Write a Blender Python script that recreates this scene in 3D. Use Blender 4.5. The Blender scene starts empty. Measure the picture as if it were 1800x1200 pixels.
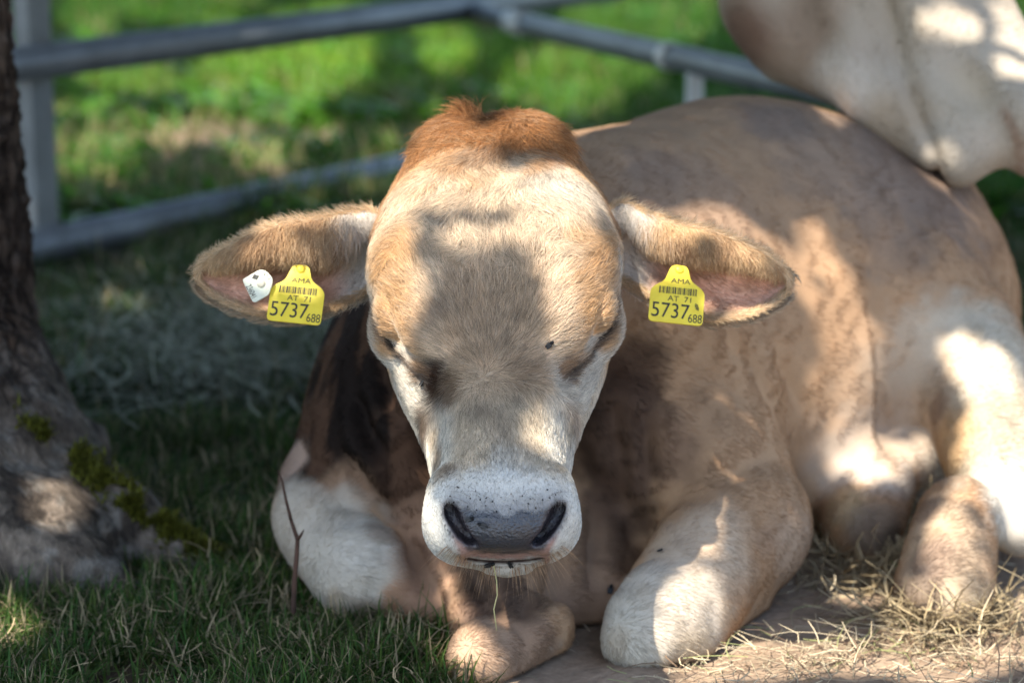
import bpy, math, random, time
import numpy as np
import openvdb
from mathutils import Vector, Matrix
from mathutils.bvhtree import BVHTree

T0 = time.time()
rng = np.random.default_rng(7)
random.seed(7)
scene = bpy.context.scene
COL = scene.collection

# ------------------------------------------------------------------ camera, sky, sun, exposure
PITCH = math.radians(12.7)
CAM_H = 0.87
FPX = 4250.0                                   # focal length in pixels of a picture 1800 wide
cam_data = bpy.data.cameras.new("camera")
cam_data.lens = 36.0 * FPX / 1800.0
cam_data.sensor_width = 36.0
cam_data.clip_start = 0.05
cam_data.clip_end = 2000.0
cam_data.dof.use_dof = True
cam_data.dof.focus_distance = 2.31
cam_data.dof.aperture_fstop = 3.9
cam_data.dof.aperture_blades = 0
cam = bpy.data.objects.new("camera", cam_data)
COL.objects.link(cam)
cam.location = (0, 0, CAM_H)
cam.rotation_euler = (math.pi / 2 - PITCH, 0, 0)
scene.camera = cam

SUN_EL = math.radians(56)
SUN_AZ = math.radians(218)                     # compass bearing of the sun seen from +y, clockwise
SUN = np.array([math.cos(SUN_EL) * math.sin(SUN_AZ), math.cos(SUN_EL) * math.cos(SUN_AZ), math.sin(SUN_EL)])
world = bpy.data.worlds.new("World")
scene.world = world
world.use_nodes = True
wt = world.node_tree
sky = wt.nodes.new("ShaderNodeTexSky")
sky.sky_type = 'NISHITA'
sky.sun_disc = False
sky.sun_elevation = SUN_EL
sky.sun_rotation = SUN_AZ
wt.links.new(sky.outputs[0], wt.nodes["Background"].inputs[0])
wt.nodes["Background"].inputs[1].default_value = 0.15
sun_data = bpy.data.lights.new("sun", 'SUN')
sun_data.energy = 4.2
sun_data.angle = math.radians(0.53)
sun_data.color = (1.0, 0.93, 0.82)
sun_ob = bpy.data.objects.new("sun", sun_data)
COL.objects.link(sun_ob)
sun_ob.rotation_euler = Vector(SUN).to_track_quat('Z', 'Y').to_euler()
sun_ob.location = (0, 0, 8)

scene.view_settings.view_transform = 'Standard'
scene.view_settings.look = 'None'
scene.view_settings.exposure = 1.55
scene.view_settings.gamma = 1.0
scene.view_settings.use_curve_mapping = False
scene.render.engine = 'CYCLES'
scene.cycles.use_denoising = True
scene.cycles.max_bounces = 8
scene.cycles.transparent_max_bounces = 8
try:
    scene.cycles_curves.shape = 'RIBBONS'
except Exception:
    pass

FUR = True
CANOPY = True
GRASS = True

# ------------------------------------------------------------------ helpers
CAMP = np.array([0, 0, CAM_H])
CX = np.array([1.0, 0, 0])
CF = np.array([0, math.cos(PITCH), -math.sin(PITCH)])
CU = np.array([0, math.sin(PITCH), math.cos(PITCH)])


def P(u, v, d):
    """world point at picture position (u, v) of the 1800x1200 photograph and depth d"""
    return CAMP + d * (CF + (u - 900) / FPX * CX - (v - 600) / FPX * CU)


def UV(p):
    q = np.asarray(p) - CAMP
    d = q @ CF
    return 900 + FPX * (q @ CX) / d, 600 - FPX * (q @ CU) / d, d


def gdepth(v):
    return CAM_H / (math.sin(PITCH) + (v - 600) / FPX * math.cos(PITCH))


def G(u, v):
    return P(u, v, gdepth(v))


def sstep(a, b, x):
    t = np.clip((x - a) / (b - a), 0, 1)
    return t * t * (3 - 2 * t)


def norm(a):
    return a / (np.linalg.norm(a, axis=-1, keepdims=True) + 1e-12)


_perm = rng.permutation(4096)
_val = rng.random(4096)


def vnoise(p, scale, seed=0):
    """cheap 3-D value noise, 0..1"""
    q = np.asarray(p) * scale + seed * 17.31
    i = np.floor(q).astype(np.int64)
    f = q - i
    f = f * f * (3 - 2 * f)
    out = 0
    for dx in (0, 1):
        for dy in (0, 1):
            for dz in (0, 1):
                h = _perm[(_perm[(_perm[(i[:, 0] + dx) & 4095] + i[:, 1] + dy) & 4095] + i[:, 2] + dz) & 4095]
                w = (f[:, 0] if dx else 1 - f[:, 0]) * (f[:, 1] if dy else 1 - f[:, 1]) * (f[:, 2] if dz else 1 - f[:, 2])
                out = out + w * _val[h]
    return out


def fbm(p, scale, seed=0, octv=3):
    s, a, t = 0, 1.0, 0
    for o in range(octv):
        s = s + a * vnoise(p, scale * 2 ** o, seed + o)
        t += a
        a *= 0.5
    return s / t


def mesh_np(name, verts, faces, mat=None, parent=None, smooth=True, colors=None, link=True):
    verts = np.asarray(verts, np.float32)
    faces = np.asarray(faces, np.int32)
    me = bpy.data.meshes.new(name)
    k = faces.shape[1]
    me.vertices.add(len(verts))
    me.vertices.foreach_set("co", verts.ravel())
    me.loops.add(faces.size)
    me.loops.foreach_set("vertex_index", faces.ravel())
    me.polygons.add(len(faces))
    me.polygons.foreach_set("loop_start", np.arange(0, faces.size, k, dtype=np.int32))
    me.polygons.foreach_set("loop_total", np.full(len(faces), k, np.int32))
    me.update(calc_edges=True)
    me.validate()
    me.polygons.foreach_set("use_smooth", np.full(len(me.polygons), smooth, bool))
    if colors is not None:
        a = me.color_attributes.new("col", 'FLOAT_COLOR', 'POINT')
        c = np.ones((len(verts), 4), np.float32)
        c[:, :3] = colors
        a.data.foreach_set("color", c.ravel())
    if mat is not None:
        for m in (mat if isinstance(mat, list) else [mat]):
            me.materials.append(m)
    ob = bpy.data.objects.new(name, me)
    if link:
        COL.objects.link(ob)
    if parent is not None:
        ob.parent = parent
    return ob


def tag(o, label=None, cat=None, group=None, kind=None):
    if label:
        o["label"] = label
    if cat:
        o["category"] = cat
    if group:
        o["group"] = group
    if kind:
        o["kind"] = kind
    return o


def empty(name, loc):
    """a thing's own Empty at its base; its parts are built in world coordinates and offset here"""
    o = bpy.data.objects.new(name, None)
    COL.objects.link(o)
    o.location = loc
    o.empty_display_size = 0.05
    return o


def adopt(parent, child):
    child.parent = parent
    child.matrix_parent_inverse = Matrix.Translation(-Vector(parent.location))
    return child


class MB:
    """collects tubes, boxes and sheets into one mesh"""

    def __init__(self):
        self.v, self.f, self.n = [], [], 0

    def add(self, v, f):
        v = np.asarray(v, float)
        self.v.append(v)
        self.f += [tuple(i + self.n for i in q) for q in f]
        self.n += len(v)

    def tube(self, pts, rad, seg=16, cap=True, flat=1.0):
        pts = [np.asarray(p, float) for p in pts]
        rad = rad if isinstance(rad, (list, tuple, np.ndarray)) else [rad] * len(pts)
        V, Fc = [], []
        up = np.array([0, 0, 1.0])
        prev = None
        for i, p in enumerate(pts):
            t = pts[min(i + 1, len(pts) - 1)] - pts[max(i - 1, 0)]
            t = t / (np.linalg.norm(t) + 1e-12)
            if prev is None:
                a = np.cross(t, up if abs(t[2]) < 0.9 else np.array([1.0, 0, 0]))
            else:
                a = prev - t * (prev @ t)
            a = a / np.linalg.norm(a)
            prev = a
            b = np.cross(t, a)
            for j in range(seg):
                th = 2 * math.pi * j / seg
                V.append(p + rad[i] * (math.cos(th) * a + flat * math.sin(th) * b))
        for i in range(len(pts) - 1):
            for j in range(seg):
                k = (j + 1) % seg
                Fc.append((i * seg + j, i * seg + k, (i + 1) * seg + k, (i + 1) * seg + j))
        if cap:
            V += [pts[0], pts[-1]]
            c0, c1 = len(V) - 2, len(V) - 1
            L = (len(pts) - 1) * seg
            for j in range(seg):
                k = (j + 1) % seg
                Fc.append((c0, k, j))
                Fc.append((c1, L + j, L + k))
        self.add(V, Fc)

    def box(self, c, ax, ay, az):
        c, ax, ay, az = (np.asarray(q, float) for q in (c, ax, ay, az))
        V = [c + i * ax + j * ay + k * az for i in (-1, 1) for j in (-1, 1) for k in (-1, 1)]
        self.add(V, [(0, 1, 3, 2), (4, 6, 7, 5), (0, 4, 5, 1), (2, 3, 7, 6), (0, 2, 6, 4), (1, 5, 7, 3)])

    def build(self, name, mat, parent=None, smooth=True):
        me = bpy.data.meshes.new(name)
        me.from_pydata(np.concatenate(self.v).tolist(), [], self.f)
        me.update()
        me.polygons.foreach_set("use_smooth", np.full(len(me.polygons), smooth, bool))
        me.materials.append(mat)
        ob = bpy.data.objects.new(name, me)
        COL.objects.link(ob)
        if parent is not None:
            adopt(parent, ob)
        return ob


# ------------------------------------------------------------------ materials
def new_mat(name):
    m = bpy.data.materials.new(name)
    m.use_nodes = True
    nt = m.node_tree
    return m, nt, nt.nodes["Principled BSDF"]


def N(nt, typ, **kw):
    n = nt.nodes.new(typ)
    for k, v in kw.items():
        if k.startswith("i_"):
            key = k[2:]
            n.inputs[int(key) if key.isdigit() else key].default_value = v
        else:
            setattr(n, k, v)
    return n


def ramp(nt, stops, src):
    r = nt.nodes.new("ShaderNodeValToRGB")
    el = r.color_ramp.elements
    while len(el) < len(stops):
        el.new(0.5)
    for e, (p, c) in zip(el, stops):
        e.position = p
        e.color = (*c, 1) if len(c) == 3 else c
    nt.links.new(src, r.inputs[0])
    return r


def noise_mat(name, stops, scale, detail=6, rough=0.8, bump=0.0, bscale=None, spec=0.3, metallic=0.0, stretch=(1, 1, 1), bdist=0.01):
    m, nt, b = new_mat(name)
    tc = N(nt, "ShaderNodeTexCoord")
    mp = N(nt, "ShaderNodeMapping")
    mp.inputs["Scale"].default_value = stretch
    nt.links.new(tc.outputs["Object"], mp.inputs[0])
    n1 = N(nt, "ShaderNodeTexNoise", i_Scale=scale, i_Detail=detail, i_Roughness=0.62)
    nt.links.new(mp.outputs[0], n1.inputs["Vector"])
    r = ramp(nt, stops, n1.outputs["Fac"])
    nt.links.new(r.outputs[0], b.inputs["Base Color"])
    b.inputs["Roughness"].default_value = rough
    b.inputs["Specular IOR Level"].default_value = spec
    b.inputs["Metallic"].default_value = metallic
    if bump:
        n2 = N(nt, "ShaderNodeTexNoise", i_Scale=bscale or scale * 3, i_Detail=8, i_Roughness=0.65)
        nt.links.new(mp.outputs[0], n2.inputs["Vector"])
        bp = N(nt, "ShaderNodeBump", i_Strength=bump, i_Distance=bdist)
        nt.links.new(n2.outputs["Fac"], bp.inputs["Height"])
        nt.links.new(bp.outputs[0], b.inputs["Normal"])
    return m


def attr_mat(name, rough=0.75, spec=0.2, trans=0.0, bump=0.0, bscale=300, sheen=0.0, jitter=0.0):
    m, nt, b = new_mat(name)
    a = N(nt, "ShaderNodeAttribute", attribute_name="col")
    src = a.outputs["Color"]
    if jitter:
        tc = N(nt, "ShaderNodeTexCoord")
        n1 = N(nt, "ShaderNodeTexNoise", i_Scale=bscale, i_Detail=4)
        nt.links.new(tc.outputs["Object"], n1.inputs["Vector"])
        mr = N(nt, "ShaderNodeMapRange")
        mr.inputs["To Min"].default_value = 1 - jitter
        mr.inputs["To Max"].default_value = 1 + jitter
        nt.links.new(n1.outputs["Fac"], mr.inputs["Value"])
        mx = N(nt, "ShaderNodeVectorMath", operation='SCALE')
        nt.links.new(src, mx.inputs[0])
        nt.links.new(mr.outputs[0], mx.inputs["Scale"])
        src = mx.outputs[0]
    nt.links.new(src, b.inputs["Base Color"])
    b.inputs["Roughness"].default_value = rough
    b.inputs["Specular IOR Level"].default_value = spec
    if sheen:
        b.inputs["Sheen Weight"].default_value = sheen
    if bump:
        tc = N(nt, "ShaderNodeTexCoord")
        n2 = N(nt, "ShaderNodeTexNoise", i_Scale=bscale, i_Detail=4)
        nt.links.new(tc.outputs["Object"], n2.inputs["Vector"])
        bp = N(nt, "ShaderNodeBump", i_Strength=bump, i_Distance=0.002)
        nt.links.new(n2.outputs["Fac"], bp.inputs["Height"])
        nt.links.new(bp.outputs[0], b.inputs["Normal"])
    if trans:
        t = N(nt, "ShaderNodeBsdfTranslucent")
        nt.links.new(src, t.inputs[0])
        mix = N(nt, "ShaderNodeMixShader", i_0=trans)
        nt.links.new(b.outputs[0], mix.inputs[1])
        nt.links.new(t.outputs[0], mix.inputs[2])
        nt.links.new(mix.outputs[0], nt.nodes["Material Output"].inputs["Surface"])
    return m


def plain(name, col, rough=0.5, spec=0.4, metallic=0.0):
    m, nt, b = new_mat(name)
    b.inputs["Base Color"].default_value = (*col, 1)
    b.inputs["Roughness"].default_value = rough
    b.inputs["Specular IOR Level"].default_value = spec
    b.inputs["Metallic"].default_value = metallic
    return m


M_hide = attr_mat("hide", rough=0.7, spec=0.08, sheen=0.0, bump=0.15, bscale=500, jitter=0.18)
M_fur = attr_mat("fur", rough=0.55, spec=0.13, trans=0.25)
M_grass = attr_mat("grass_blades", rough=0.55, spec=0.25, trans=0.45)
M_leaf = attr_mat("tree_leaves", rough=0.5, spec=0.3, trans=0.3)
M_straw = attr_mat("straw_stalks", rough=0.6, spec=0.3, trans=0.15)

# ------------------------------------------------------------------ signed-distance toolkit
def smin(a, b, k):
    h = np.clip(0.5 + 0.5 * (b - a) / k, 0, 1)
    return b + (a - b) * h - k * h * (1 - h)


def smax(a, b, k):
    return -smin(-a, -b, k)


def sd_cone(p, a, b, ra, rb):
    """capsule whose radius runs from ra to rb"""
    a, b = np.asarray(a), np.asarray(b)
    ab = b - a
    t = np.clip(((p - a) @ ab) / (ab @ ab), 0, 1)
    q = p - a - t[:, None] * ab
    return np.sqrt((q * q).sum(1)) - (ra + (rb - ra) * t)


def sd_ell(p, c, r, R=None):
    q = p - np.asarray(c)
    if R is not None:
        q = q @ R            # columns of R = the ellipsoid's axes
    r = np.asarray(r, float)
    k0 = np.sqrt(((q / r) ** 2).sum(1)) + 1e-9
    k1 = np.sqrt(((q / (r * r)) ** 2).sum(1)) + 1e-9
    return k0 * (k0 - 1) / k1


def polygonize(f, lo, hi, h, cell=4):
    lo = np.asarray(lo, float)
    n = np.ceil((np.asarray(hi) - lo) / (h * cell)).astype(int)
    H = h * cell
    cc = np.stack(np.meshgrid(*[np.arange(k) for k in n], indexing='ij'), -1).reshape(-1, 3)
    ctr = lo + (cc + 0.5) * H - 0.5 * h
    fc = f(ctr)
    arr = np.repeat(np.repeat(np.repeat(fc.reshape(n), cell, 0), cell, 1), cell, 2).astype(np.float32)
    near = np.abs(fc) < 1.9 * H
    idx = cc[near] * cell
    off = np.stack(np.meshgrid(*[np.arange(cell)] * 3, indexing='ij'), -1).reshape(-1, 3)
    for i in range(0, len(idx), 20000):
        g = (idx[i:i + 20000, None, :] + off[None]).reshape(-1, 3)
        arr[g[:, 0], g[:, 1], g[:, 2]] = f(lo + g * h)
    grid = openvdb.FloatGrid(1.0)
    grid.copyFromArray(np.clip(arr, -0.05, 0.05))
    v, q = grid.convertToQuads(0.0)
    v = v.astype(float) * h + lo
    # orient the faces outwards
    fq = q[: min(3000, len(q))]
    nrm = np.cross(v[fq[:, 1]] - v[fq[:, 0]], v[fq[:, 2]] - v[fq[:, 0]])
    c = v[fq].mean(1)
    s = f(c + norm(nrm) * h * 0.7) - f(c - norm(nrm) * h * 0.7)
    if np.median(s) < 0:
        q = q[:, ::-1]
    return v, np.ascontiguousarray(q)


def vert_normals(v, q):
    fn = np.cross(v[q[:, 2]] - v[q[:, 0]], v[q[:, 3]] - v[q[:, 1]])
    n = np.zeros_like(v)
    for k in range(4):
        np.add.at(n, q[:, k], fn)
    return norm(n)


# ------------------------------------------------------------------ the bull's head, in its own coordinates
# x across, s down the face from the poll, n out of the face
KS = np.array([-.02, .00, .03, .06, .10, .15, .20, .25, .29, .33, .37, .40, .43, .46, .485, .505, .525])
KW = np.array([.064, .080, .098, .113, .124, .123, .118, .108, .0965, .0825, .0715, .0675, .0655, .0650, .0640, .060, .044])   # cheek half width
KF = np.array([.050, .062, .076, .088, .099, .105, .104, .090, .074, .064, .059, .057, .058, .062, .064, .056, .036])   # front half width
KN = np.array([.016, .031, .045, .053, .059, .064, .062, .058, .053, .048, .045, .044, .044, .042, .032, .012, -.012])  # front
KB = np.array([-.09, -.10, -.13, -.15, -.17, -.185, -.195, -.185, -.160, -.130, -.104, -.090, -.080, -.076, -.070, -.066, -.055])


def head_sdf(q):
    x, s, n = q[:, 0], q[:, 1], q[:, 2]
    ax = np.abs(x)
    w = np.interp(s, KS, KW)
    wf = np.interp(s, KS, KF)
    nf = np.interp(s, KS, KN)
    nb = np.interp(s, KS, KB)
    nc, h = (nf + nb) / 2, (nf - nb) / 2
    tau = sstep(0.0, 1.0, (nf - n) / 0.085)
    wl = wf + (w - wf) * tau
    wl = wl * (1 - 0.42 * sstep(0.15, 1.0, (nc - n) / h))
    e = 2.7
    g = ((ax / wl) ** e + (np.abs(n - nc) / h) ** e) ** (1 / e)
    d = (g - 1) * np.minimum(wl, h) * 0.9
    d = smax(d, s - 0.507, 0.03)
    d = smax(d, -s - 0.014, 0.035)
    m = np.stack([ax, s, n], 1)

    def E(c, r, k, sub=False, R=None):
        nonlocal d
        v = sd_ell(m, c, r, R)
        d = smax(d, -v, k) if sub else smin(d, v, k)
    # the poll with its two low bosses, brow ridges, the broad forehead
    E((.030, .022, .014), (.044, .036, .022), .03)
    E((.050, .150, .022), (.055, .075, .042), .04)
    E((.085, .200, .022), (.034, .060, .036), .030)
    E((.064, .262, .036), (.030, .040, .022), .025)
    # shallow dip between the brows, dents below their inner ends, hollows beside the nasal bones
    E((0, .245, .096), (.026, .08, .036), .03, True)
    E((.074, .345, .038), (.013, .018, .014), .018, True)
    E((.075, .395, .026), (.014, .050, .021), .014, True)
    E((.112, .335, .010), (.024, .075, .036), .02, True)
    # eyeball under its lid
    E((.098, .232, -.022), (.026, .034, .030), .016)
    # muzzle: lip pads, nose pad, nostril wings
    E((.038, .466, -.008), (.029, .036, .042), .02)
    E((.041, .479, -.006), (.027, .022, .032), .02)
    E((.050, .462, .012), (.016, .030, .022), .015)
    E((.0, .478, .016), (.046, .034, .024), .02)
    E((.0, .497, .015), (.038, .020, .022), .010)
    E((.040, .494, .004), (.018, .022, .020), .01)
    return d


def rot_axes(a, b):
    a = norm(np.asarray(a, float))
    b = np.asarray(b, float)
    b = norm(b - a * (a @ b))
    return np.stack([a, b, np.cross(a, b)], 1)


# slit plane: first axis along the lid edge (outer-up to inner-down), second its thin direction
_lid = np.asarray([-.62, .78, .10])
lid_R = rot_axes(_lid, np.asarray([.70, .62, -.10]))
lid_R = np.stack([lid_R[:, 0], lid_R[:, 1], lid_R[:, 2]], 1)
nos_R = rot_axes(np.asarray([.80, .60, 0.0]), np.asarray([-.60, .80, -.25]))


HS = np.array([1.0, .97, 1.0])             # this head is a little short for its width


class HeadFrame:
    def __init__(self, O, X, A, Nn):
        self.O = np.asarray(O)
        self.R = np.stack([norm(X), norm(A), norm(Nn)], 1)     # columns

    def loc(self, p):
        return ((p - self.O) @ self.R) / HS

    def wor(self, q):
        return self.O + (np.asarray(q) * HS) @ self.R.T


TILT = math.radians(36)
ROLL = math.radians(1.8)
_A = math.cos(TILT) * -CU + math.sin(TILT) * -CF
_N = math.cos(TILT) * -CF + math.sin(TILT) * CU
_X = CX * math.cos(ROLL) + CU * math.sin(ROLL)
_A = _A - _X * (_A @ _X)
_A = norm(_A)
_N = np.cross(_X, _A) * np.sign(np.cross(_X, _A) @ _N)
HF = HeadFrame(P(864, 250, 2.53), _X, _A, _N)


# ------------------------------------------------------------------ the lying bull's body
def B(u, v, d):
    return P(u, v, d)


BODY = [  # (a, b, ra, rb, k)
    (B(810, 790, 2.80), B(1060, 600, 2.92), .165, .245, .05),
    (B(1060, 600, 2.92), B(1290, 534, 3.08), .240, .252, .05),
    (B(1290, 534, 3.08), B(1440, 528, 3.20), .252, .250, .05),
    (B(800, 740, 2.80), B(858, 420, 2.66), .165, .100, .06),
    (B(740, 640, 2.80), B(790, 820, 2.80), .105, .155, .05),
    (B(1130, 690, 2.80), B(1300, 920, 2.70), .150, .080, .05),
    (B(1295, 925, 2.68), B(1150, 1100, 2.53), .076, .053, .022),
    (B(1128, 1125, 2.51), B(1165, 1065, 2.535), .042, .044, .012),
    (B(1200, 1120, 2.53), B(1245, 1035, 2.585), .036, .046, .014),
    (B(1165, 1110, 2.53), B(1290, 1055, 2.66), .046, .036, .02),
    (B(690, 800, 2.80), B(548, 848, 2.78), .150, .036, .04),
    (B(555, 900, 2.74), B(632, 1000, 2.64), .048, .056, .025),
    (B(590, 930, 2.72), B(690, 900, 2.74), .055, .060, .03),
    (B(640, 1030, 2.62), B(735, 1060, 2.62), .042, .028, .02),
    (B(880, 960, 2.76), B(880, 1110, 2.56), .120, .052, .05),
    (B(940, 1110, 2.53), B(845, 1158, 2.455), .040, .036, .02),
    (B(1000, 980, 2.76), B(1010, 1060, 2.66), .100, .060, .05),
    (B(1545, 560, 3.08), B(1578, 605, 3.00), .175, .140, .05),
    (B(1700, 610, 2.93), B(1775, 860, 2.76), .072, .066, .03),
    (B(1775, 860, 2.76), B(1800, 930, 2.72), .055, .032, .02),
    (B(1790, 900, 2.74), B(1690, 900, 2.70), .032, .034, .015),
    (B(1682, 915, 2.69), B(1660, 1035, 2.64), .046, .056, .015),
    (B(1690, 735, 3.00), B(1545, 850, 2.86), .042, .034, .010),
    (B(1540, 862, 2.86), B(1518, 915, 2.82), .042, .048, .012),
    (B(1330, 690, 3.0), B(1470, 670, 3.08), .20, .13, .05),
]
GROOVE = [  # skin folds: thin capsules taken out of the surface (a, b, r, k)
    (1310, 610, 1385, 760, .010), (1355, 590, 1420, 740, .008), (1265, 560, 1310, 640, .007),
    (1500, 320, 1575, 470, .012), (1545, 300, 1610, 420, .010), (1240, 850, 1370, 800, .009),
    (1640, 560, 1660, 700, .012),
    (700, 560, 740, 720, .008), (655, 600, 705, 760, .008), (625, 680, 680, 820, .008), (730, 720, 770, 860, .009),
    (600, 780, 690, 900, .007), (1080, 700, 1095, 900, .008), (1120, 720, 1150, 880, .008),
    (760, 900, 850, 1080, .010), (700, 930, 800, 1080, .010), (820, 960, 880, 1100, .010), (930, 1020, 900, 1120, .010), (1660, 1010, 1663, 1085, .005), (1590, 960, 1600, 1060, .004), (1528, 890, 1540, 972, .005), (1470, 870, 1600, 880, .004), (1600, 925, 1730, 915, .004), 
    (980, 900, 960, 1090, .010), (1045, 880, 1040, 1040, .009),
]


def body_core(p):
    d = np.full(len(p), 1.0)
    for a, b, ra, rb, k in BODY:
        d = smin(d, sd_cone(p, a, b, ra, rb), k)
    return d


def surf_point(f, u, v, d0=2.2, d1=3.6, nstep=240):
    ds = np.linspace(d0, d1, nstep)
    pts = np.stack([P(u, v, d) for d in ds])
    val = f(pts)
    i = np.argmax(val < 0)
    return pts[i] if val[i] < 0 else None


def head_at(u, v):
    return surf_point(lambda p: head_sdf(HF.loc(p)), u, v, 2.0, 2.7, 500)


NOSTRIL, SLIT, LID = [], [], []
for side in (-1, 1):
    key = np.array([(795, 899, 7.5), (798, 908, 10), (804, 923, 9.5), (815, 941, 8), (828, 954, 6.5), (837, 959, 3.5)], float)
    for t in np.linspace(0, 5, 22):
        u, v, r = (np.interp(t, range(6), key[:, k]) for k in range(3))
        u = u if side < 0 else 2 * 886.5 - u
        o = head_at(u, v)
        if o is not None:
            NOSTRIL.append((o - CF * .004, o + norm(CF * .8 + CX * side * .25 + CU * .35) * .020, r / 1900))
    # eye slit: from the outer corner above to the inner corner below; the lid swells above it
    if side < 0:
        key = np.array([(671, 556, .0040), (685, 580, .0085), (700, 604, .0088), (717, 628, .0068), (734, 649, .0050), (748, 668, .0034)])
    else:
        key = np.array([(1069, 548, .0040), (1057, 572, .0080), (1043, 597, .0084), (1026, 622, .0066), (1009, 645, .0048), (995, 663, .0034)])
    for t in np.linspace(0, 5, 20):
        u, v, r = (np.interp(t, range(6), key[:, k]) for k in range(3))
        o = head_at(u, v)
        if o is None:
            continue
        SLIT.append((o - CF * .003, o + norm(CF * .8 - CX * side * .35 + CU * .45) * (.016 - .0016 * t), r))
        o = head_at(u - side * 11, v - 8)
        if o is not None:
            LID.append((o + CF * .0065, .0085 - .0008 * t))


MOUTH = []
for u, v in ((822, 984), (845, 989), (888, 991), (930, 988), (952, 983)):
    o = head_at(u, v - 2)
    if o is not None:
        MOUTH.append(o)
CHIN = head_at(891, 980) + CF * .027 - CU * .0045


def bull_sdf(p):
    d = body_core(p)
    # the neck stays behind the head
    q = HF.loc(p)
    near = (np.abs(q[:, 0]) < .22) & (q[:, 1] > -.12) & (q[:, 1] < .62) & (q[:, 2] > -.30) & (q[:, 2] < .16)
    hd = np.full(len(p), 0.2)
    if near.any():
        hd[near] = head_sdf(q[near])
        pn, hn = p[near], hd[near]
        hn = smin(hn, sd_cone(pn, CHIN - CX * .015, CHIN + CX * .015, .0135, .0135), .003)
        hn = smin(hn, sd_cone(pn, CHIN + CF * .01, CHIN + CF * .08 + CU * .03, .016, .026), .01)
        for a, b in zip(MOUTH[:-1], MOUTH[1:]):
            hn = smax(hn, -sd_cone(pn, a, b, .0016, .0016), .003)
        for (c, ra) in LID:
            hn = smin(hn, np.linalg.norm(pn - c, axis=1) - ra, .010)
        for a, b, ra in SLIT:
            hn = smax(hn, -sd_cone(pn, a, b, ra, ra * .5), .0035)
        for a, b, ra in NOSTRIL:
            hn = smax(hn, -sd_cone(pn, a, b, ra, ra * .8), .0035)
        hd[near] = hn
    d = smin(d, hd, 0.012)
    d = smax(d, -(p[:, 2] - 0.002), 0.004)
    return d


def tri_sample(v, q, n, dens):
    """n random points on the quads, with weights dens per vertex; returns quad ids and bilinear weights"""
    a = np.linalg.norm(np.cross(v[q[:, 2]] - v[q[:, 0]], v[q[:, 3]] - v[q[:, 1]]), axis=1) * 0.5
    w = a * dens[q].mean(1)
    cdf = np.cumsum(w)
    i = np.searchsorted(cdf, rng.random(n) * cdf[-1])
    i = np.minimum(i, len(q) - 1)
    s, t = rng.random(n), rng.random(n)
    W = np.stack([(1 - s) * (1 - t), s * (1 - t), s * t, (1 - s) * t], 1)
    return q[i], W


def blend(arr, qi, W):
    return (arr[qi] * W[..., None]).sum(1) if arr.ndim == 2 else (arr[qi] * W).sum(1)


def hair_object(name, root, tang, nrm, length, radius, color, mat, parent, npt=4, lift=0.35, curl=0.25, droop=0.0):
    """strands as a hair-curves object: tang = direction along the skin, nrm = skin normal"""
    n = len(root)
    tang = norm(tang - nrm * (tang * nrm).sum(1, keepdims=True))
    side = np.cross(tang, nrm)
    lift = np.asarray(lift) * (0.5 + rng.random(n))
    bend = rng.normal(0, curl, n)
    pts = np.zeros((n, npt, 3))
    pts[:, 0] = root - nrm * 0.0006
    step = (length / (npt - 1))[:, None]
    for k in range(1, npt):
        f = (k - 1) / max(npt - 2, 1)
        li = lift * (1.15 - 1.0 * f)
        d = tang * np.cos(li)[:, None] + nrm * np.sin(li)[:, None] + side * (bend * f)[:, None]
        if droop:
            d[:, 2] -= droop * f
        pts[:, k] = pts[:, k - 1] + norm(d) * step
    hc = bpy.data.hair_curves.new(name)
    hc.add_curves([npt] * n)
    hc.attributes["position"].data.foreach_set("vector", pts.astype(np.float32).ravel())
    ra = hc.attributes.get("radius") or hc.attributes.new("radius", 'FLOAT', 'POINT')
    prof = np.linspace(1, 0.15, npt)
    ra.data.foreach_set("value", (np.asarray(radius)[:, None] * prof[None]).astype(np.float32).ravel())
    ca = hc.attributes.new("col", 'FLOAT_COLOR', 'CURVE')
    c = np.ones((n, 4), np.float32)
    c[:, :3] = color
    ca.data.foreach_set("color", c.ravel())
    hc.materials.append(mat)
    ob = bpy.data.objects.new(name, hc)
    COL.objects.link(ob)
    if parent is not None:
        adopt(parent, ob)
    return ob


def hair_from_paths(name, paths, radius, color, mat, parent):
    npt = paths.shape[1]
    n = len(paths)
    hc = bpy.data.hair_curves.new(name)
    hc.add_curves([npt] * n)
    hc.attributes["position"].data.foreach_set("vector", paths.astype(np.float32).ravel())
    ra = hc.attributes.get("radius") or hc.attributes.new("radius", 'FLOAT', 'POINT')
    prof = np.linspace(1, 0.12, npt)
    ra.data.foreach_set("value", (np.asarray(radius)[:, None] * prof[None]).astype(np.float32).ravel())
    ca = hc.attributes.new("col", 'FLOAT_COLOR', 'CURVE')
    c = np.ones((n, 4), np.float32)
    c[:, :3] = color
    ca.data.foreach_set("color", c.ravel())
    hc.materials.append(mat)
    ob = bpy.data.objects.new(name, hc)
    COL.objects.link(ob)
    if parent is not None:
        adopt(parent, ob)
    return ob


def mix(c, target, w):
    w = np.clip(w, 0, 1)[:, None]
    return c * (1 - w) + np.asarray(target) * w


# ------------------------------------------------------------------ coat colours of the lying bull
CREAM, TAN, RUST = (.70, .56, .41), (.52, .33, .175), (.40, .185, .075)
WHITE, GREYB, BROWN = (.66, .62, .54), (.56, .47, .35), (.46, .32, .20)
DARK, PAD, PINK = (.10, .055, .03), (.030, .034, .043), (.34, .20, .165)


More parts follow.
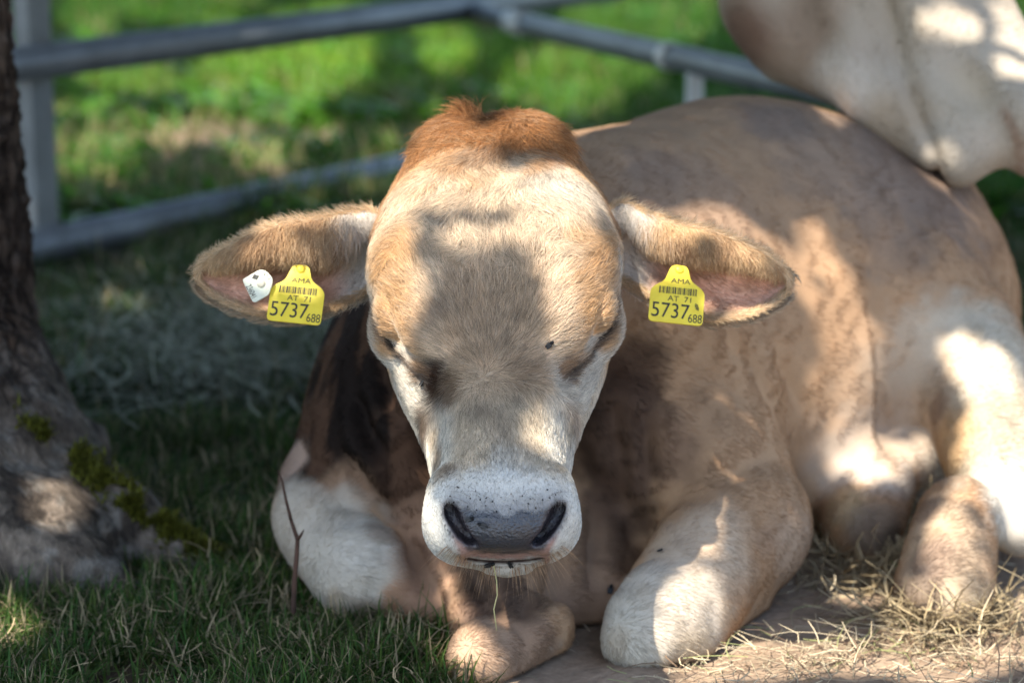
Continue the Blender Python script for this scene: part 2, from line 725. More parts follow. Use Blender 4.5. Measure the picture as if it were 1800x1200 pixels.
HEADCOL = [  # patches of hair colour named by the spot of the face they sit on: (u, v, radius m, colour, strength)
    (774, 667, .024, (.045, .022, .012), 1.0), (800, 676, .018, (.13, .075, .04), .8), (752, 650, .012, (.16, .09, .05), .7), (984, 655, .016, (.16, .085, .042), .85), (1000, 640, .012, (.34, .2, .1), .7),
    (770, 800, .016, (.36, .25, .15), .75), (762, 760, .016, (.40, .29, .18), .6), (790, 825, .014, (.26, .17, .10), .6), (1008, 800, .014, (.38, .28, .17), .6), (1000, 750, .016, (.44, .33, .21), .5),
    (840, 715, .016, (.26, .20, .145), .5), (930, 820, .012, (.30, .26, .21), .5), (905, 660, .02, (.28, .19, .12), .5), (770, 560, .02, (.26, .17, .11), .5),
    (690, 450, .022, (.56, .34, .16), .8), (700, 540, .024, (.48, .29, .14), .7), (1050, 470, .02, (.56, .34, .17), .7), (1035, 560, .024, (.54, .33, .16), .8), (1075, 330, .02, (.40, .19, .08), .7), (668, 350, .016, (.46, .25, .11), .6),
    (735, 285, .024, (.56, .34, .17), .75), (800, 285, .016, (.58, .36, .19), .6), (890, 250, .026, (.40, .19, .075), .8), (930, 285, .018, (.46, .25, .11), .7), (990, 285, .022, (.50, .29, .13), .7), (780, 245, .016, (.64, .44, .26), .7), (850, 300, .014, (.52, .36, .22), .6),
    (760, 250, .03, (.44, .22, .09), .6), (850, 270, .03, (.34, .22, .14), .6), (950, 265, .025, (.40, .18, .07), .6),
]


def head_color(q, nl, u, v):
    """q local head coordinates, nl local normals"""
    x, s, n = q[:, 0], q[:, 1], q[:, 2]
    ax = np.abs(x)
    f1, f2 = fbm(q, 45, 3), fbm(q, 140, 5)
    j = (f1 - .5) * .03 + (f2 - .5) * .012
    ss, aj = s + j, ax + j
    c = np.tile(np.array(CREAM), (len(q), 1))
    c = mix(c, TAN, sstep(.05, .085, aj) * sstep(.13, .18, ss) * (1 - sstep(.32, .36, ss)) * .95)
    c = mix(c, BROWN, (1 - sstep(.030, .062, aj)) * sstep(.19, .25, ss) * (1 - sstep(.34, .39, ss)) * .75)
    c = mix(c, GREYB, sstep(.33, .38, ss) * .9)
    c = mix(c, (.30, .24, .18), sstep(.52, .66, f1) * sstep(.35, .38, ss) * (1 - sstep(.41, .45, ss)) * .5)
    c = mix(c, (.55, .42, .28), sstep(.045, .06, aj) * sstep(.36, .39, ss) * (1 - sstep(.44, .47, ss)) * .6)
    # rust-red poll running a little down both edges of the forehead
    c = mix(c, TAN, (1 - sstep(.05, .115, ss + j)) * .75)
    c = mix(c, (.54, .33, .17), (1 - sstep(.02, .115, ss + 3.0 * j + .012 * np.sin(x * 55 + 1))) * .85)
    c = mix(c, RUST, (1 - sstep(-.02, .055, ss + 3.5 * j - .010 * np.sin(x * 48))) * .75)
    c = mix(c, (.20, .10, .05), np.exp(-((x - .035) / .022) ** 2 - ((s - .022) / .016) ** 2) * .8)
    c = mix(c, (.40, .20, .08), sstep(.088, .108, ax) * (1 - sstep(.10, .16, ss)) * .7)
    # side planes of the face
    side = sstep(.50, .78, np.abs(nl[:, 0]))
    w_side = side * sstep(.22, .27, s) * (1 - sstep(.02, .05, n))
    c = mix(c, WHITE, w_side * .9)
    c = mix(c, (.40, .25, .13), side * sstep(-.085, -.115, n) * sstep(.16, .24, s) * (1 - sstep(.42, .46, s)) * .9)
    
    c = mix(c, (.68, .64, .56), np.exp(-((ax - .122) / .007) ** 2 - ((s - .205) / .04) ** 2) * .8)
    # dark hair in the dents below the brows
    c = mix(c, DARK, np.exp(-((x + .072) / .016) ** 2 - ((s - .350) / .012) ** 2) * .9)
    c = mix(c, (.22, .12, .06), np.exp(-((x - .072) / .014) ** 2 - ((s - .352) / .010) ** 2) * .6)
    c = mix(c, (.68, .63, .55), np.exp(-((x - .058) / .032) ** 2 - ((s - .105) / .035) ** 2) * .8)
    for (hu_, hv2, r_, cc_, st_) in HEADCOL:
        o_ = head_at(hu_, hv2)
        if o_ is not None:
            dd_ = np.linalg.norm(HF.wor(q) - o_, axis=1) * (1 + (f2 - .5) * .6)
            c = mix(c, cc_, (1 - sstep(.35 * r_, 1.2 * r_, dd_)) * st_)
    # white muzzle
    c = mix(c, (.56, .54, .49), sstep(.43, .475, ss + .02 * (1 - sstep(0, .05, ax))))
    # brown underside of the jaw
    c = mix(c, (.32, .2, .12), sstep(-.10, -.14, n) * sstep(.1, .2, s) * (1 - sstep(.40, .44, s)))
    # nose pad, nostrils, pink lips (muzzle only)
    mz = sstep(.445, .46, s)
    cu = 888 + 0 * u
    du = np.abs(u - cu) + (f2 - .5) * 8
    vv = v + (f2 - .5) * 10
    half_top, half_bot = 100., 66.
    hw = half_top + (half_bot - half_top) * np.clip((v - 895) / 75, 0, 1)
    top = 893 - 8 * sstep(50, 95, du) + 8 * (1 - sstep(0, 30, du))
    bot = 973 - 4 * sstep(0, 50, du)
    padm = sstep(0, 7, vv - top) * (1 - sstep(-4, 4, vv - bot)) * (1 - sstep(-6, 6, du - hw)) * mz
    gr = sstep(-48, 2, vv - top) * (1 - sstep(-10, 14, du - hw)) * mz
    c = mix(c, (.20, .20, .205), gr * .8 * (1 - sstep(0, 30, vv - bot)))
    pk = sstep(-6, 3, vv - (bot - 2)) * (1 - sstep(5, 14, vv - bot)) * (1 - sstep(60, 86, du)) * mz
    pk2 = sstep(-4, 4, du - hw) * (1 - sstep(8, 20, du - hw)) * sstep(925, 950, vv) * (1 - sstep(985, 1000, vv)) * mz
    c = mix(c, PINK, np.clip(pk + pk2, 0, 1) * .9)
    c = mix(c, PAD, padm)
    c = mix(c, (.05, .045, .045), sstep(.35, .65, f2) * padm * .5)
    return c, np.clip(padm + pk * .9 + pk2 * .6 + gr * .15, 0, 1)


# colour blobs on the body: (u, v, radius m, colour, strength), each laid on the surface point it names
BODYCOL = [
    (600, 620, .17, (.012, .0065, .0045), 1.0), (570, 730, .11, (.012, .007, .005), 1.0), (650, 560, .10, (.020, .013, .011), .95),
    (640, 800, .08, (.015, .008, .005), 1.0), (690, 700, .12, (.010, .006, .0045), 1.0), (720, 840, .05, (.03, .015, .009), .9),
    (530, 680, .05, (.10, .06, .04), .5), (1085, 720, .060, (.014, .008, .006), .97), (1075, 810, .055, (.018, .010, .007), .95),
    (1110, 660, .05, (.06, .035, .024), .8), (1100, 880, .05, (.05, .028, .018), .8), (1060, 930, .05, (.09, .052, .034), .7), (1140, 780, .06, (.13, .08, .055), .7),
    (520, 810, .03, (.30, .21, .16), 1.0), (600, 880, .05, (.26, .16, .10), .8),
    (560, 950, .075, (.45, .395, .325), 1.0), (620, 1010, .065, (.43, .38, .31), 1.0), (500, 930, .06, (.43, .37, .30), 1.0), (640, 950, .04, (.5, .46, .4), .9),
    (715, 1060, .035, (.36, .20, .11), 1.0), (640, 1068, .022, (.17, .12, .07), .8), (590, 1050, .014, (.24, .18, .11), .6), (660, 940, .02, (.20, .14, .10), .6),
    (770, 1000, .06, (.27, .165, .11), .8), (860, 1060, .05, (.16, .10, .07), .9), (845, 1150, .055, (.40, .27, .18), .9), (930, 1140, .05, (.24, .15, .10), .8), (1020, 1080, .05, (.26, .165, .105), .8), (760, 930, .05, (.22, .13, .085), .8),
    (860, 1000, .05, (.06, .04, .03), .9), (905, 1060, .04, (.08, .05, .035), .8), (1000, 1000, .08, (.24, .15, .095), .85),
    (1150, 1050, .075, (.48, .42, .345), 1.0), (1230, 960, .065, (.47, .36, .26), .9), (1110, 1150, .06, (.47, .42, .34), 1.0), (1150, 1182, .022, (.26, .19, .12), .7), (1090, 1120, .016, (.34, .27, .19), .6), (1270, 1080, .022, (.30, .21, .13), .6), (1130, 1040, .012, (.36, .3, .22), .5), (1215, 1080, .06, (.50, .42, .33), .9),
    (1210, 1160, .035, (.32, .24, .15), .6), (1400, 960, .05, (.34, .25, .18), .7), (1345, 950, .02, (.24, .16, .11), .5),
    (1700, 640, .10, (.52, .45, .35), 1.0), (1740, 780, .09, (.40, .335, .25), 1.0), (1670, 780, .05, (.46, .31, .17), .9), (1780, 900, .06, (.55, .5, .42), .9),
    (1650, 940, .055, (.38, .28, .19), .9), (1660, 1030, .06, (.36, .27, .185), .9), (1625, 900, .02, (.20, .13, .09), .7), (1690, 1050, .03, (.48, .38, .26), .8), (1600, 1050, .02, (.16, .12, .09), .8), (1640, 985, .03, (.22, .15, .11), .8), (1700, 1000, .03, (.30, .22, .15), .6), (1620, 1060, .03, (.20, .15, .11), .7),
    (1530, 800, .06, (.60, .56, .49), 1.0), (1630, 770, .06, (.56, .51, .44), 1.0), (1570, 825, .03, (.56, .51, .44), 1.0), (1650, 715, .02, (.10, .06, .05), .8), (1480, 880, .03, (.40, .28, .15), .8), (1535, 930, .035, (.15, .12, .095), .75), (1560, 955, .02, (.10, .08, .065), .8),
    (1500, 800, .07, (.46, .33, .23), .6), (1560, 700, .10, (.42, .29, .19), .6),
    (1350, 210, .05, (.14, .11, .10), .6), (1600, 300, .12, (.17, .13, .11), .8), (1560, 400, .07, (.17, .125, .10), .5), (1150, 290, .04, (.16, .11, .09), .4),
    (1200, 350, .10, (.27, .19, .14), .5), (1480, 260, .12, (.24, .18, .14), .6),
]


def body_color(p, f):
    f1, f2 = fbm(p, 11, 31), fbm(p, 42, 37)
    c = np.tile(np.array((.400, .245, .138)), (len(p), 1))
    c = mix(c, (.29, .182, .108), sstep(.35, .7, f1) * .7)
    c = mix(c, (.30, .205, .135), sstep(.25, .55, p[:, 2]) * .55)
    for (u, v, r, cc, st) in BODYCOL:
        o = surf_point(f, u, v)
        if o is None:
            continue
        d = np.linalg.norm(p - o, axis=1) * (1 + (f2 - .5) * .7)
        c = mix(c, cc, (1 - sstep(.55 * r, 1.25 * r, d)) * st)
    lum = c.mean(1)
    stre = fbm(p * np.array((1, 1, .3)), 34, 39)
    c = mix(c, (.085, .045, .027), (1 - sstep(.02, .06, lum)) * sstep(.50, .68, stre) * .75)
    c = c * (0.86 + 0.28 * f2[:, None])
    return c


# ------------------------------------------------------------------ build the lying bull
bv, bq = polygonize(bull_sdf, (-.36, 2.0, -.02), (.86, 3.58, .64), 0.003)
bn = vert_normals(bv, bq)
print("bull", len(bv), len(bq), round(time.time() - T0, 1))
# skin folds: soft furrows with a raised lip, pressed into the body surface
disp = np.zeros(len(bv))
for (u0, v0, u1, v1, r) in GROOVE:
    pts = []
    for t in np.linspace(0, 1, 12):
        o = surf_point(body_core, u0 + (u1 - u0) * t + 6 * math.sin(t * 3 + u0), v0 + (v1 - v0) * t + 4 * math.sin(t * 3 + v0))
        if o is not None:
            pts.append(o)
    if len(pts) < 3:
        continue
    pts = np.array(pts)
    box = ((bv > pts.min(0) - .15) & (bv < pts.max(0) + .15)).all(1)
    ids = np.where(box)[0]
    pv = bv[ids]
    best = np.full(len(ids), 1.0)
    tt = np.zeros(len(ids))
    for i in range(len(pts) - 1):
        ab = pts[i + 1] - pts[i]
        t = np.clip(((pv - pts[i]) @ ab) / (ab @ ab + 1e-9), 0, 1)
        dd = np.linalg.norm(pv - pts[i] - t[:, None] * ab, axis=1)
        m = dd < best
        best[m] = dd[m]
        tt[m] = (i + t[m]) / (len(pts) - 1)
    fade = np.sin(np.pi * np.clip(tt, 0.0, 1.0)) ** .8
    w = r * (1.35 if u0 < 1450 else 2.4)
    disp[ids] += (.45 if u0 >= 1450 else .65 if u0 > 1200 else 1.2) * fade * (-r * 0.85 * np.exp(-(best / w) ** 2) + r * .35 * np.exp(-((best - 2.2 * w) / (1.2 * w)) ** 2))
hq = HF.loc(bv)
hsd = np.full(len(bv), 1.0)
hm = (np.abs(hq[:, 0]) < .2) & (hq[:, 1] > -.1) & (hq[:, 1] < .6) & (hq[:, 2] > -.26) & (hq[:, 2] < .14)
hsd[hm] = head_sdf(hq[hm])
headw = 1 - sstep(.003, .014, hsd)
disp *= 1 - headw
disp += (1 - headw) * (fbm(bv, 14, 51) - .5) * .010
bv = bv + bn * disp[:, None]
bv[:, 2] = np.maximum(bv[:, 2], 0.001)
bn = vert_normals(bv, bq)
hu, hv_, _d = UV(bv)
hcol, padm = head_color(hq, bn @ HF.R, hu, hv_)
padm = padm * headw
nd = np.full(len(bv), 1.0)
ey = np.where((hq[:, 1] > .15) & (hq[:, 1] < .40) & hm)[0]
ed, ud = np.full(len(ey), 1.0), np.full(len(ey), 1.0)
for i_, (a_, b_, r_) in enumerate(SLIT):
    ed = np.minimum(ed, sd_cone(bv[ey], a_, b_, r_, r_ * .5) + (.0025 if i_ % 20 > 10 else 0))
for (c_, r_) in LID:
    ud = np.minimum(ud, np.linalg.norm(bv[ey] - c_, axis=1) - r_)
hc_ = hcol[ey]
hc_ = mix(hc_, (.64, .58, .50), (1 - sstep(-.0005, .0035, ud)) * .75)
hc_ = mix(hc_, (.13, .10, .085), 1 - sstep(.002, .0065, ed))  # dark lid rims, with the shade of the eye opening put into the colour
hc_ = mix(hc_, (.012, .010, .010), 1 - sstep(.0005, .0032, ed))
hcol[ey] = hc_
bare_ = np.zeros(len(bv))
bare_[ey] = 1 - sstep(.0003, .0025, ed)
mzv = np.where((hq[:, 1] > .42) & hm)[0]
for a_, b_, r_ in NOSTRIL:
    nd[mzv] = np.minimum(nd[mzv], sd_cone(bv[mzv], a_, b_, r_, r_ * .8))
hcol = mix(hcol, (.05, .04, .045), 1 - sstep(.001, .007, nd))
hcol = mix(hcol, (.020, .020, .026), 1 - sstep(-.0005, .003, nd))
md = np.full(len(bv), 1.0)
for a_, b_ in zip(MOUTH[:-1], MOUTH[1:]):
    md[mzv] = np.minimum(md[mzv], sd_cone(bv[mzv], a_, b_, .0022, .0022))
hcol = mix(hcol, (.035, .022, .02), 1 - sstep(-.0005, .0025, md))
padm = np.maximum(padm, 1 - sstep(.001, .005, nd))
bcol = body_color(bv, body_core)
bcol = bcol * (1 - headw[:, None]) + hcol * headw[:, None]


# ears: cupped leaves, two skins with a rim between, joined into the body's mesh
def ear_grid(top, bot, dep, cup, n_a=34, n_b=18):
    top, bot, dep, cup = (np.asarray(k, float) for k in (top, bot, dep, cup))
    t0 = np.linspace(0, 1, len(top))
    ta = np.linspace(0, 1, n_a)
    g = np.zeros((n_a, n_b, 3))
    for i, a in enumerate(ta):
        tu, tv = np.interp(a, t0, top[:, 0]), np.interp(a, t0, top[:, 1])
        tb = np.linspace(0, 1, len(bot))
        bu, bw = np.interp(a, tb, bot[:, 0]), np.interp(a, tb, bot[:, 1])
        td = np.linspace(0, 1, len(dep))
        d, cpt = np.interp(a, td, dep), np.interp(a, td, cup)
        for k, b in enumerate(np.linspace(0, 1, n_b)):
            arch = 1 - (2 * b - 1) ** 2
            dd = d - .011 * math.sin(math.pi * min(b / .38, 1)) * min(1, 3 * (1 - a)) + cpt * .62 * math.sin(math.pi * np.clip((b - .30) / .70, 0, 1)) ** .8 + .010 * (b - .5)
            g[i, k] = P(tu + (bu - tu) * b, tv + (bw - tv) * b, dd)
    return g


def ear_mesh(g, thick):
    na, nb, _ = g.shape
    du = np.gradient(g, axis=0)
    dv = np.gradient(g, axis=1)
    nn = norm(np.cross(du, dv))
    cam_side = np.sign((nn * (CAMP - g)).sum(-1, keepdims=True).mean())
    nn = nn * cam_side
    b = np.linspace(0, 1, nb)
    prof = (np.sin(np.pi * np.clip(b, 0.02, .98)) ** .5)[None, :, None]
    front = g + nn * .0005
    back = g - nn * (thick * prof + .001)
    V = np.concatenate([front.reshape(-1, 3), back.reshape(-1, 3)])
    Q = []
    o = na * nb
    for i in range(na - 1):
        for k in range(nb - 1):
            a, b_, c, d = i * nb + k, i * nb + k + 1, (i + 1) * nb + k + 1, (i + 1) * nb + k
            Q.append((a, d, c, b_) if cam_side < 0 else (a, b_, c, d))
            Q.append((o + a, o + b_, o + c, o + d) if cam_side < 0 else (o + a, o + d, o + c, o + b_))
    for i in range(na - 1):
        for k in (0, nb - 1):
            a, d = i * nb + k, (i + 1) * nb + k
            Q.append((a, d, o + d, o + a))
    for k in range(nb - 1):
        for i in (0, na - 1):
            a, d = i * nb + k, i * nb + k + 1
            Q.append((a, d, o + d, o + a))
    return V, np.array(Q), nn


EARS = {
    'l': dict(top=[(700, 395), (652, 368), (610, 372), (560, 382), (500, 388), (450, 405), (402, 431), (372, 449), (356, 464), (350, 480)],
              bot=[(700, 470), (655, 505), (625, 524), (590, 540), (540, 556), (490, 558), (445, 550), (402, 534), (375, 518), (358, 502), (351, 486)],
              dep=[2.50, 2.50, 2.49, 2.475, 2.465, 2.46, 2.465, 2.475, 2.48, 2.49], cup=[.02, .024, .030, .036, .038, .036, .030, .022, .014, .004]),
    'r': dict(top=[(1035, 392), (1090, 352), (1130, 372), (1180, 388), (1240, 400), (1295, 420), (1340, 442), (1366, 461), (1381, 480), (1386, 498)],
              bot=[(1035, 475), (1092, 492), (1120, 508), (1155, 530), (1200, 552), (1250, 564), (1310, 556), (1345, 542), (1366, 528), (1379, 514), (1386, 502)],
              dep=[2.50, 2.50, 2.49, 2.475, 2.465, 2.46, 2.465, 2.475, 2.48, 2.49], cup=[.02, .024, .030, .036, .038, .036, .030, .022, .014, .004]),
}
ear_data = {}
parts_v, parts_q, parts_c = [bv], [bq], [bcol]
off = len(bv)
for key, e in EARS.items():
    g = ear_grid(**e)
    V, Q, nn = ear_mesh(g, .011)
    na, nb = g.shape[:2]
    aa, bb = np.meshgrid(np.linspace(0, 1, na), np.linspace(0, 1, nb), indexing='ij')
    f = fbm(g.reshape(-1, 3), 60, 11).reshape(na, nb)
    ci = np.tile(np.array((.64, .38, .27)), (na * nb, 1))
    fl, al, bl = f.ravel(), aa.ravel(), bb.ravel()
    ci = mix(ci, (.30, .17, .11), sstep(.45, .7, fl) * .75)
    ci = mix(ci, (.62, .43, .36), sstep(.6, .9, al) * (.8 if key == 'r' else .4))
    ci = mix(ci, (.54, .38, .23), np.maximum(1 - sstep(.05, .3, bl), sstep(.85, .97, bl)))
    ci = mix(ci, (.52, .37, .235), 1 - sstep(.24, .40, bl + (fl - .5) * .15))
    ci = mix(ci, (.60, .54, .48), 1 - sstep(.18, .34, al + (fl - .5) * .1))
    co = np.tile(np.array((.42, .31, .20)), (na * nb, 1))
    co = mix(co, (.58, .50, .42), 1 - sstep(.15, .4, al))
    parts_v.append(V)
    parts_q.append(Q + off)
    parts_c.append(np.concatenate([ci, co]))
    off += len(V)
    ear_data[key] = (g, nn, aa, bb, ci.reshape(na, nb, 3))
BASE = np.array([0.25, 2.85, 0.0])
allv = np.concatenate(parts_v)
bull = mesh_np("bull", allv - BASE, np.concatenate(parts_q), M_hide, colors=np.concatenate(parts_c))
bull.location = BASE
tag(bull, "tan and grey bull lying on the ground facing the camera, yellow tags in both ears", "bull")
# bare wet skin of the nose in its own gloss
M_nose = attr_mat("nose_skin", rough=0.22, spec=0.7, bump=1.0, bscale=380)
bull.data.materials.append(M_nose)
mi = np.zeros(len(bull.data.polygons), np.int32)
mi[:len(bq)] = ((padm[bq].mean(1) > .5) | (bare_[bq].mean(1) > .6)).astype(np.int32)
bull.data.polygons.foreach_set("material_index", mi)


def sphere(mb, c, r, seg=12, R=None):
    V, Fc = [], []
    r = np.asarray(r, float) * np.ones(3)
    R = np.eye(3) if R is None else R
    for i in range(seg + 1):
        th = math.pi * i / seg
        for j in range(seg * 2):
            ph = math.pi * j / seg
            V.append(np.asarray(c) + R @ (r * np.array([math.sin(th) * math.cos(ph), math.sin(th) * math.sin(ph), math.cos(th)])))
    n2 = seg * 2
    for i in range(seg):
        for j in range(n2):
            k = (j + 1) % n2
            Fc.append((i * n2 + j, (i + 1) * n2 + j, (i + 1) * n2 + k, i * n2 + k))
    mb.add(V, Fc)


M_eye = plain("eye", (.012, .009, .008), rough=.08, spec=.6)
for sx in (-1, 1):
    mb = MB()
    sphere(mb, HF.wor([sx * .094, .250, -.016]), .0165, 14)
    mb.build("eye", M_eye, bull)

# ------------------------------------------------------------------ coat
def head_flow(q):
    """hair direction on the head in local coordinates"""
    x, s, n = q[:, 0], q[:, 1], q[:, 2]
    W = np.array([-.012, .345])
    rx, rs = x - W[0] + .022 * (fbm(q, 70, 66) - .5), s - W[1] + .022 * (fbm(q, 70, 68) - .5)
    rl = np.sqrt(rx * rx + rs * rs) + 1e-6
    up = np.stack([rx / rl + 2.0 * x, rs / rl - .15, 0 * x], 1)           # away from the whorl
    down = np.stack([3.5 * x, np.ones_like(x), 0 * x], 1)
    poll = np.stack([9.0 * x + .5 * np.sin(s * 90 + x * 40), np.ones_like(x) * .75, 0 * x], 1)
    d = norm(up)
    wd = sstep(-.02, .03, rs)[:, None]
    d = norm(d * (1 - wd) + norm(down) * wd)
    wp = (1 - sstep(.165, .215, s + .02 * np.sin(x * 70)))[:, None]
    d = norm(d * (1 - wp) + norm(poll) * wp)
    side = sstep(.02, .06, -n + 0 * s)[:, None] * sstep(.16, .24, s)[:, None]
    sd = np.stack([0 * x, np.ones_like(x) * .8, -.6 * np.ones_like(x)], 1)
    return norm(d * (1 - side) + norm(sd) * side)


if FUR:
    # head
    uu, vvv, dd_ = UV(bv)
    facing = ((bn * norm(CAMP - bv)).sum(1))
    dens = headw * (1 - bare_) * (1 - sstep(.25, .6, padm)) * np.where(facing > -.25, 1.0, .25)
    dens *= 1 + .8 * (1 - sstep(.40, .46, hq[:, 1]) * 0)
    qi, W = tri_sample(bv, bq, 330000, dens)
    root, nrm, cc = blend(bv, qi, W), norm(blend(bn, qi, W)), blend(bcol, qi, W)
    lq = HF.loc(root)
    x, s, n = lq.T
    fl = head_flow(lq)
    jn = np.stack([fbm(lq, 55, 61) - .5, fbm(lq, 55, 71) - .5, 0 * x], 1) * 1.5
    crest = np.exp(-((s - .20) / .03) ** 2) * np.exp(-(x / .06) ** 2)
    wh = np.exp(-np.hypot(x + .012, s - .345) / .014)[:, None] * rng.normal(0, 1.3, (len(x), 3))
    fl = norm(fl + wh + jn * (.55 + 2.2 * crest)[:, None] + rng.normal(0, .10, (len(x), 3)))
    L = np.full(len(x), .0150)
    L = L + .006 * (1 - sstep(.16, .24, s)) * sstep(.04, .08, s) + .006 * crest
    L = L + .005 * (1 - sstep(.01, .06, s))
    L = L * (1 - .50 * sstep(.33, .42, s)) * (1 - .35 * sstep(.03, .07, -n))
    L = L * (1 - .45 * sstep(.43, .46, s))
    L *= rng.uniform(.65, 1.25, len(x))
    clump = fbm(lq, 160, 81)
    shade = rng.uniform(.66, 1.34, len(x)) * (.66 + .66 * clump)
    cc = np.clip(cc * shade[:, None], 0, .9)
    tip = rng.random(len(x)) < .16
    cc[tip] = cc[tip] * .6 + np.array((.68, .58, .45)) * .4 * np.clip(cc[tip].mean(1, keepdims=True) * 3, .2, 1)
    dk = rng.random(len(x)) < .08
    cc[dk] *= .45
    lift = .22 + .10 * crest + .10 * (1 - sstep(.02, .05, s))
    hair_object("face_fur", root, fl @ HF.R.T, nrm, L, np.full(len(x), .00030), cc, M_fur, bull, npt=4, lift=lift, curl=.30)

    # loose forelock on the poll: a few longer, wilder rust-red locks
    m = 2600
    cx = np.concatenate([rng.normal(-.018, .006, 240), rng.normal(.040, .026, 1300), rng.uniform(-.075, .075, 1060)])
    cs = np.concatenate([rng.normal(.000, .005, 240), rng.normal(.018, .014, 1300), rng.uniform(-.005, .05, 1060)])
    pr = []
    tree_b = BVHTree.FromPolygons(bv.tolist(), bq.tolist())
    keep, rts, nms = [], [], []
    for i in range(m):
        o = HF.wor([cx[i], cs[i], .2])
        hit = tree_b.ray_cast(Vector(o), Vector(-HF.R[:, 2]))
        if hit[0] is not None:
            keep.append(i)
            rts.append(hit[0])
            nms.append(hit[1])
    keep = np.array(keep)
    rts, nms = np.array(rts), np.array(nms)
    cx, cs = cx[keep], cs[keep]
    up = (keep < 240)
    tl = np.stack([np.where(up, -.45, 1.1 * (cx - .03) / .03), np.where(up, -.9, .45), np.where(up, 1.1, .5)], 1) + rng.normal(0, .22, (len(cx), 3))
    Lk = np.where(up, rng.uniform(.020, .038, len(cx)), rng.uniform(.014, .030, len(cx)))
    ck = np.array((.42, .20, .08)) * rng.uniform(.4, 1.4, (len(cx), 1))
    hair_object("forelock", rts, tl @ HF.R.T, nms, Lk, np.full(len(cx), .00036), ck, M_fur, bull, npt=6, lift=np.where(up, .95, .45), curl=.8)

    # body: short hair lying backwards
    dens = (1 - headw) * np.where(facing > -.3, 1.0, .25)
    qi, W = tri_sample(bv, bq, 500000, dens)
    root, nrm, cc = blend(bv, qi, W), norm(blend(bn, qi, W)), blend(bcol, qi, W)
    fl = np.tile(np.array((.55, .55, -.55)), (len(root), 1)) + (np.stack([fbm(root, 9, 91), fbm(root, 9, 93), fbm(root, 9, 95)], 1) - .5) * .8 + rng.normal(0, .12, (len(root), 3))
    L = rng.uniform(.007, .012, len(root))
    cc = np.clip(cc * rng.uniform(.84, 1.18, (len(root), 1)), 0, .9)
    hair_object("body_fur", root, fl, nrm, L, np.full(len(root), .00052), cc, M_fur, bull, npt=3, lift=.085, curl=.12)

    # ears: fine down on both sides, long fringe hanging from the upper rim
    R_, T_, N_, L_, C_ = [], [], [], [], []
    for key, (g, nn, aa, bb, ci) in ear_data.items():
        na, nb = g.shape[:2]
        n_f, n_b2, n_r, n_t, n_l = 14000, 12000, 9000, 5000, 4200
        for kind, cnt in (('f', n_f), ('b', n_b2), ('r', n_r), ('t', n_t), ('l', n_l)):
            a = rng.random(cnt) * (na - 1.001)
            b = rng.random(cnt)
            if kind == 'r':
                b = rng.beta(1.2, 1.8, cnt) * .36
                a = (.06 + .74 * rng.beta(1.3, 1.6, cnt)) * (na - 1.001)
            if kind == 'l':
                a = (.17 + .36 * rng.beta(1.6, 2.2, cnt)) * (na - 1.001)
                b = rng.uniform(.10, .38, cnt)
            if kind == 't':
                b = np.where(rng.random(cnt) < .5, rng.random(cnt) * .05, 1 - rng.random(cnt) * .05)
            b = b * (nb - 1.001)
            i, k = a.astype(int), b.astype(int)
            fa, fb = (a - i)[:, None], (b - k)[:, None]

            def bi(G_):
                return G_[i, k] * (1 - fa) * (1 - fb) + G_[i + 1, k] * fa * (1 - fb) + G_[i, k + 1] * (1 - fa) * fb + G_[i + 1, k + 1] * fa * fb
            pos, nor, co = bi(g), norm(bi(nn)), bi(ci)
            along = norm(g[np.minimum(i + 1, na - 1), k] - g[i, k])
            across = norm(g[i, nb - 1] - g[i, 0])
            al = a / (na - 1)
            if kind == 'f':
                t = along * .9 + across * .35 + rng.normal(0, .25, (cnt, 3))
                l = rng.uniform(.005, .011, cnt)
            elif kind == 'b':
                pos = pos - nor * .0115
                nor = -nor
                t = along + rng.normal(0, .25, (cnt, 3))
                l = rng.uniform(.006, .012, cnt)
                co = mix(np.tile(np.array((.44, .33, .22)), (cnt, 1)), (.60, .53, .45), 1 - sstep(.2, .4, al))
            elif kind == 'l':
                cl = (fbm(pos, 90, 15) - .5)[:, None] * 2.2
                t = across * 1.0 + along * (.20 + cl * .5) + nor * .45 + rng.normal(0, .10, (cnt, 3))
                l = rng.uniform(.014, .044 if key == 'l' else .032, cnt) * (1 - .6 * sstep(.36, .55, al))
                co = mix(np.tile(np.array((.44, .27, .14)), (cnt, 1)), (.66, .50, .33), rng.random(cnt))
                co = mix(co, (.17, .09, .05), sstep(.48, .62, fbm(pos, 55, 19)) * .75)
                co = mix(co, (.62, .54, .46), 1 - sstep(.19, .27, al + rng.normal(0, .03, cnt)))
            elif kind == 'r':
                t = across * 1.0 + along * (.34 + 1.2 * (fbm(pos, 70, 17) - .5)[:, None]) + rng.normal(0, .20, (cnt, 3))
                mid = np.exp(-((al - .40) / .25) ** 2)
                l = rng.uniform(.008, .017, cnt) + (.020 if key == 'l' else .012) * mid * rng.random(cnt)
                lt = np.array((.50, .34, .20))
                co = mix(np.tile(np.array((.54, .34, .17)), (cnt, 1)), (.68, .50, .31), rng.random(cnt))
                co = mix(co, (.26, .14, .08), sstep(.5, .65, fbm(pos, 40, 12)) * .5)
                co = mix(co, (.62, .56, .49), 1 - sstep(.20, .32, al))
            else:
                top = b < 1
                t = np.where(top[:, None], -across, across) * .5 + along * .8 + rng.normal(0, .35, (cnt, 3))
                l = rng.uniform(.008, .018, cnt)
                co = mix(np.tile(np.array((.56, .36, .19)), (cnt, 1)), (.70, .55, .37), rng.random(cnt))
            R_.append(pos); T_.append(t); N_.append(nor); L_.append(l)
            C_.append(np.clip(co * rng.uniform(.65, 1.3, (cnt, 1)), 0, .9))
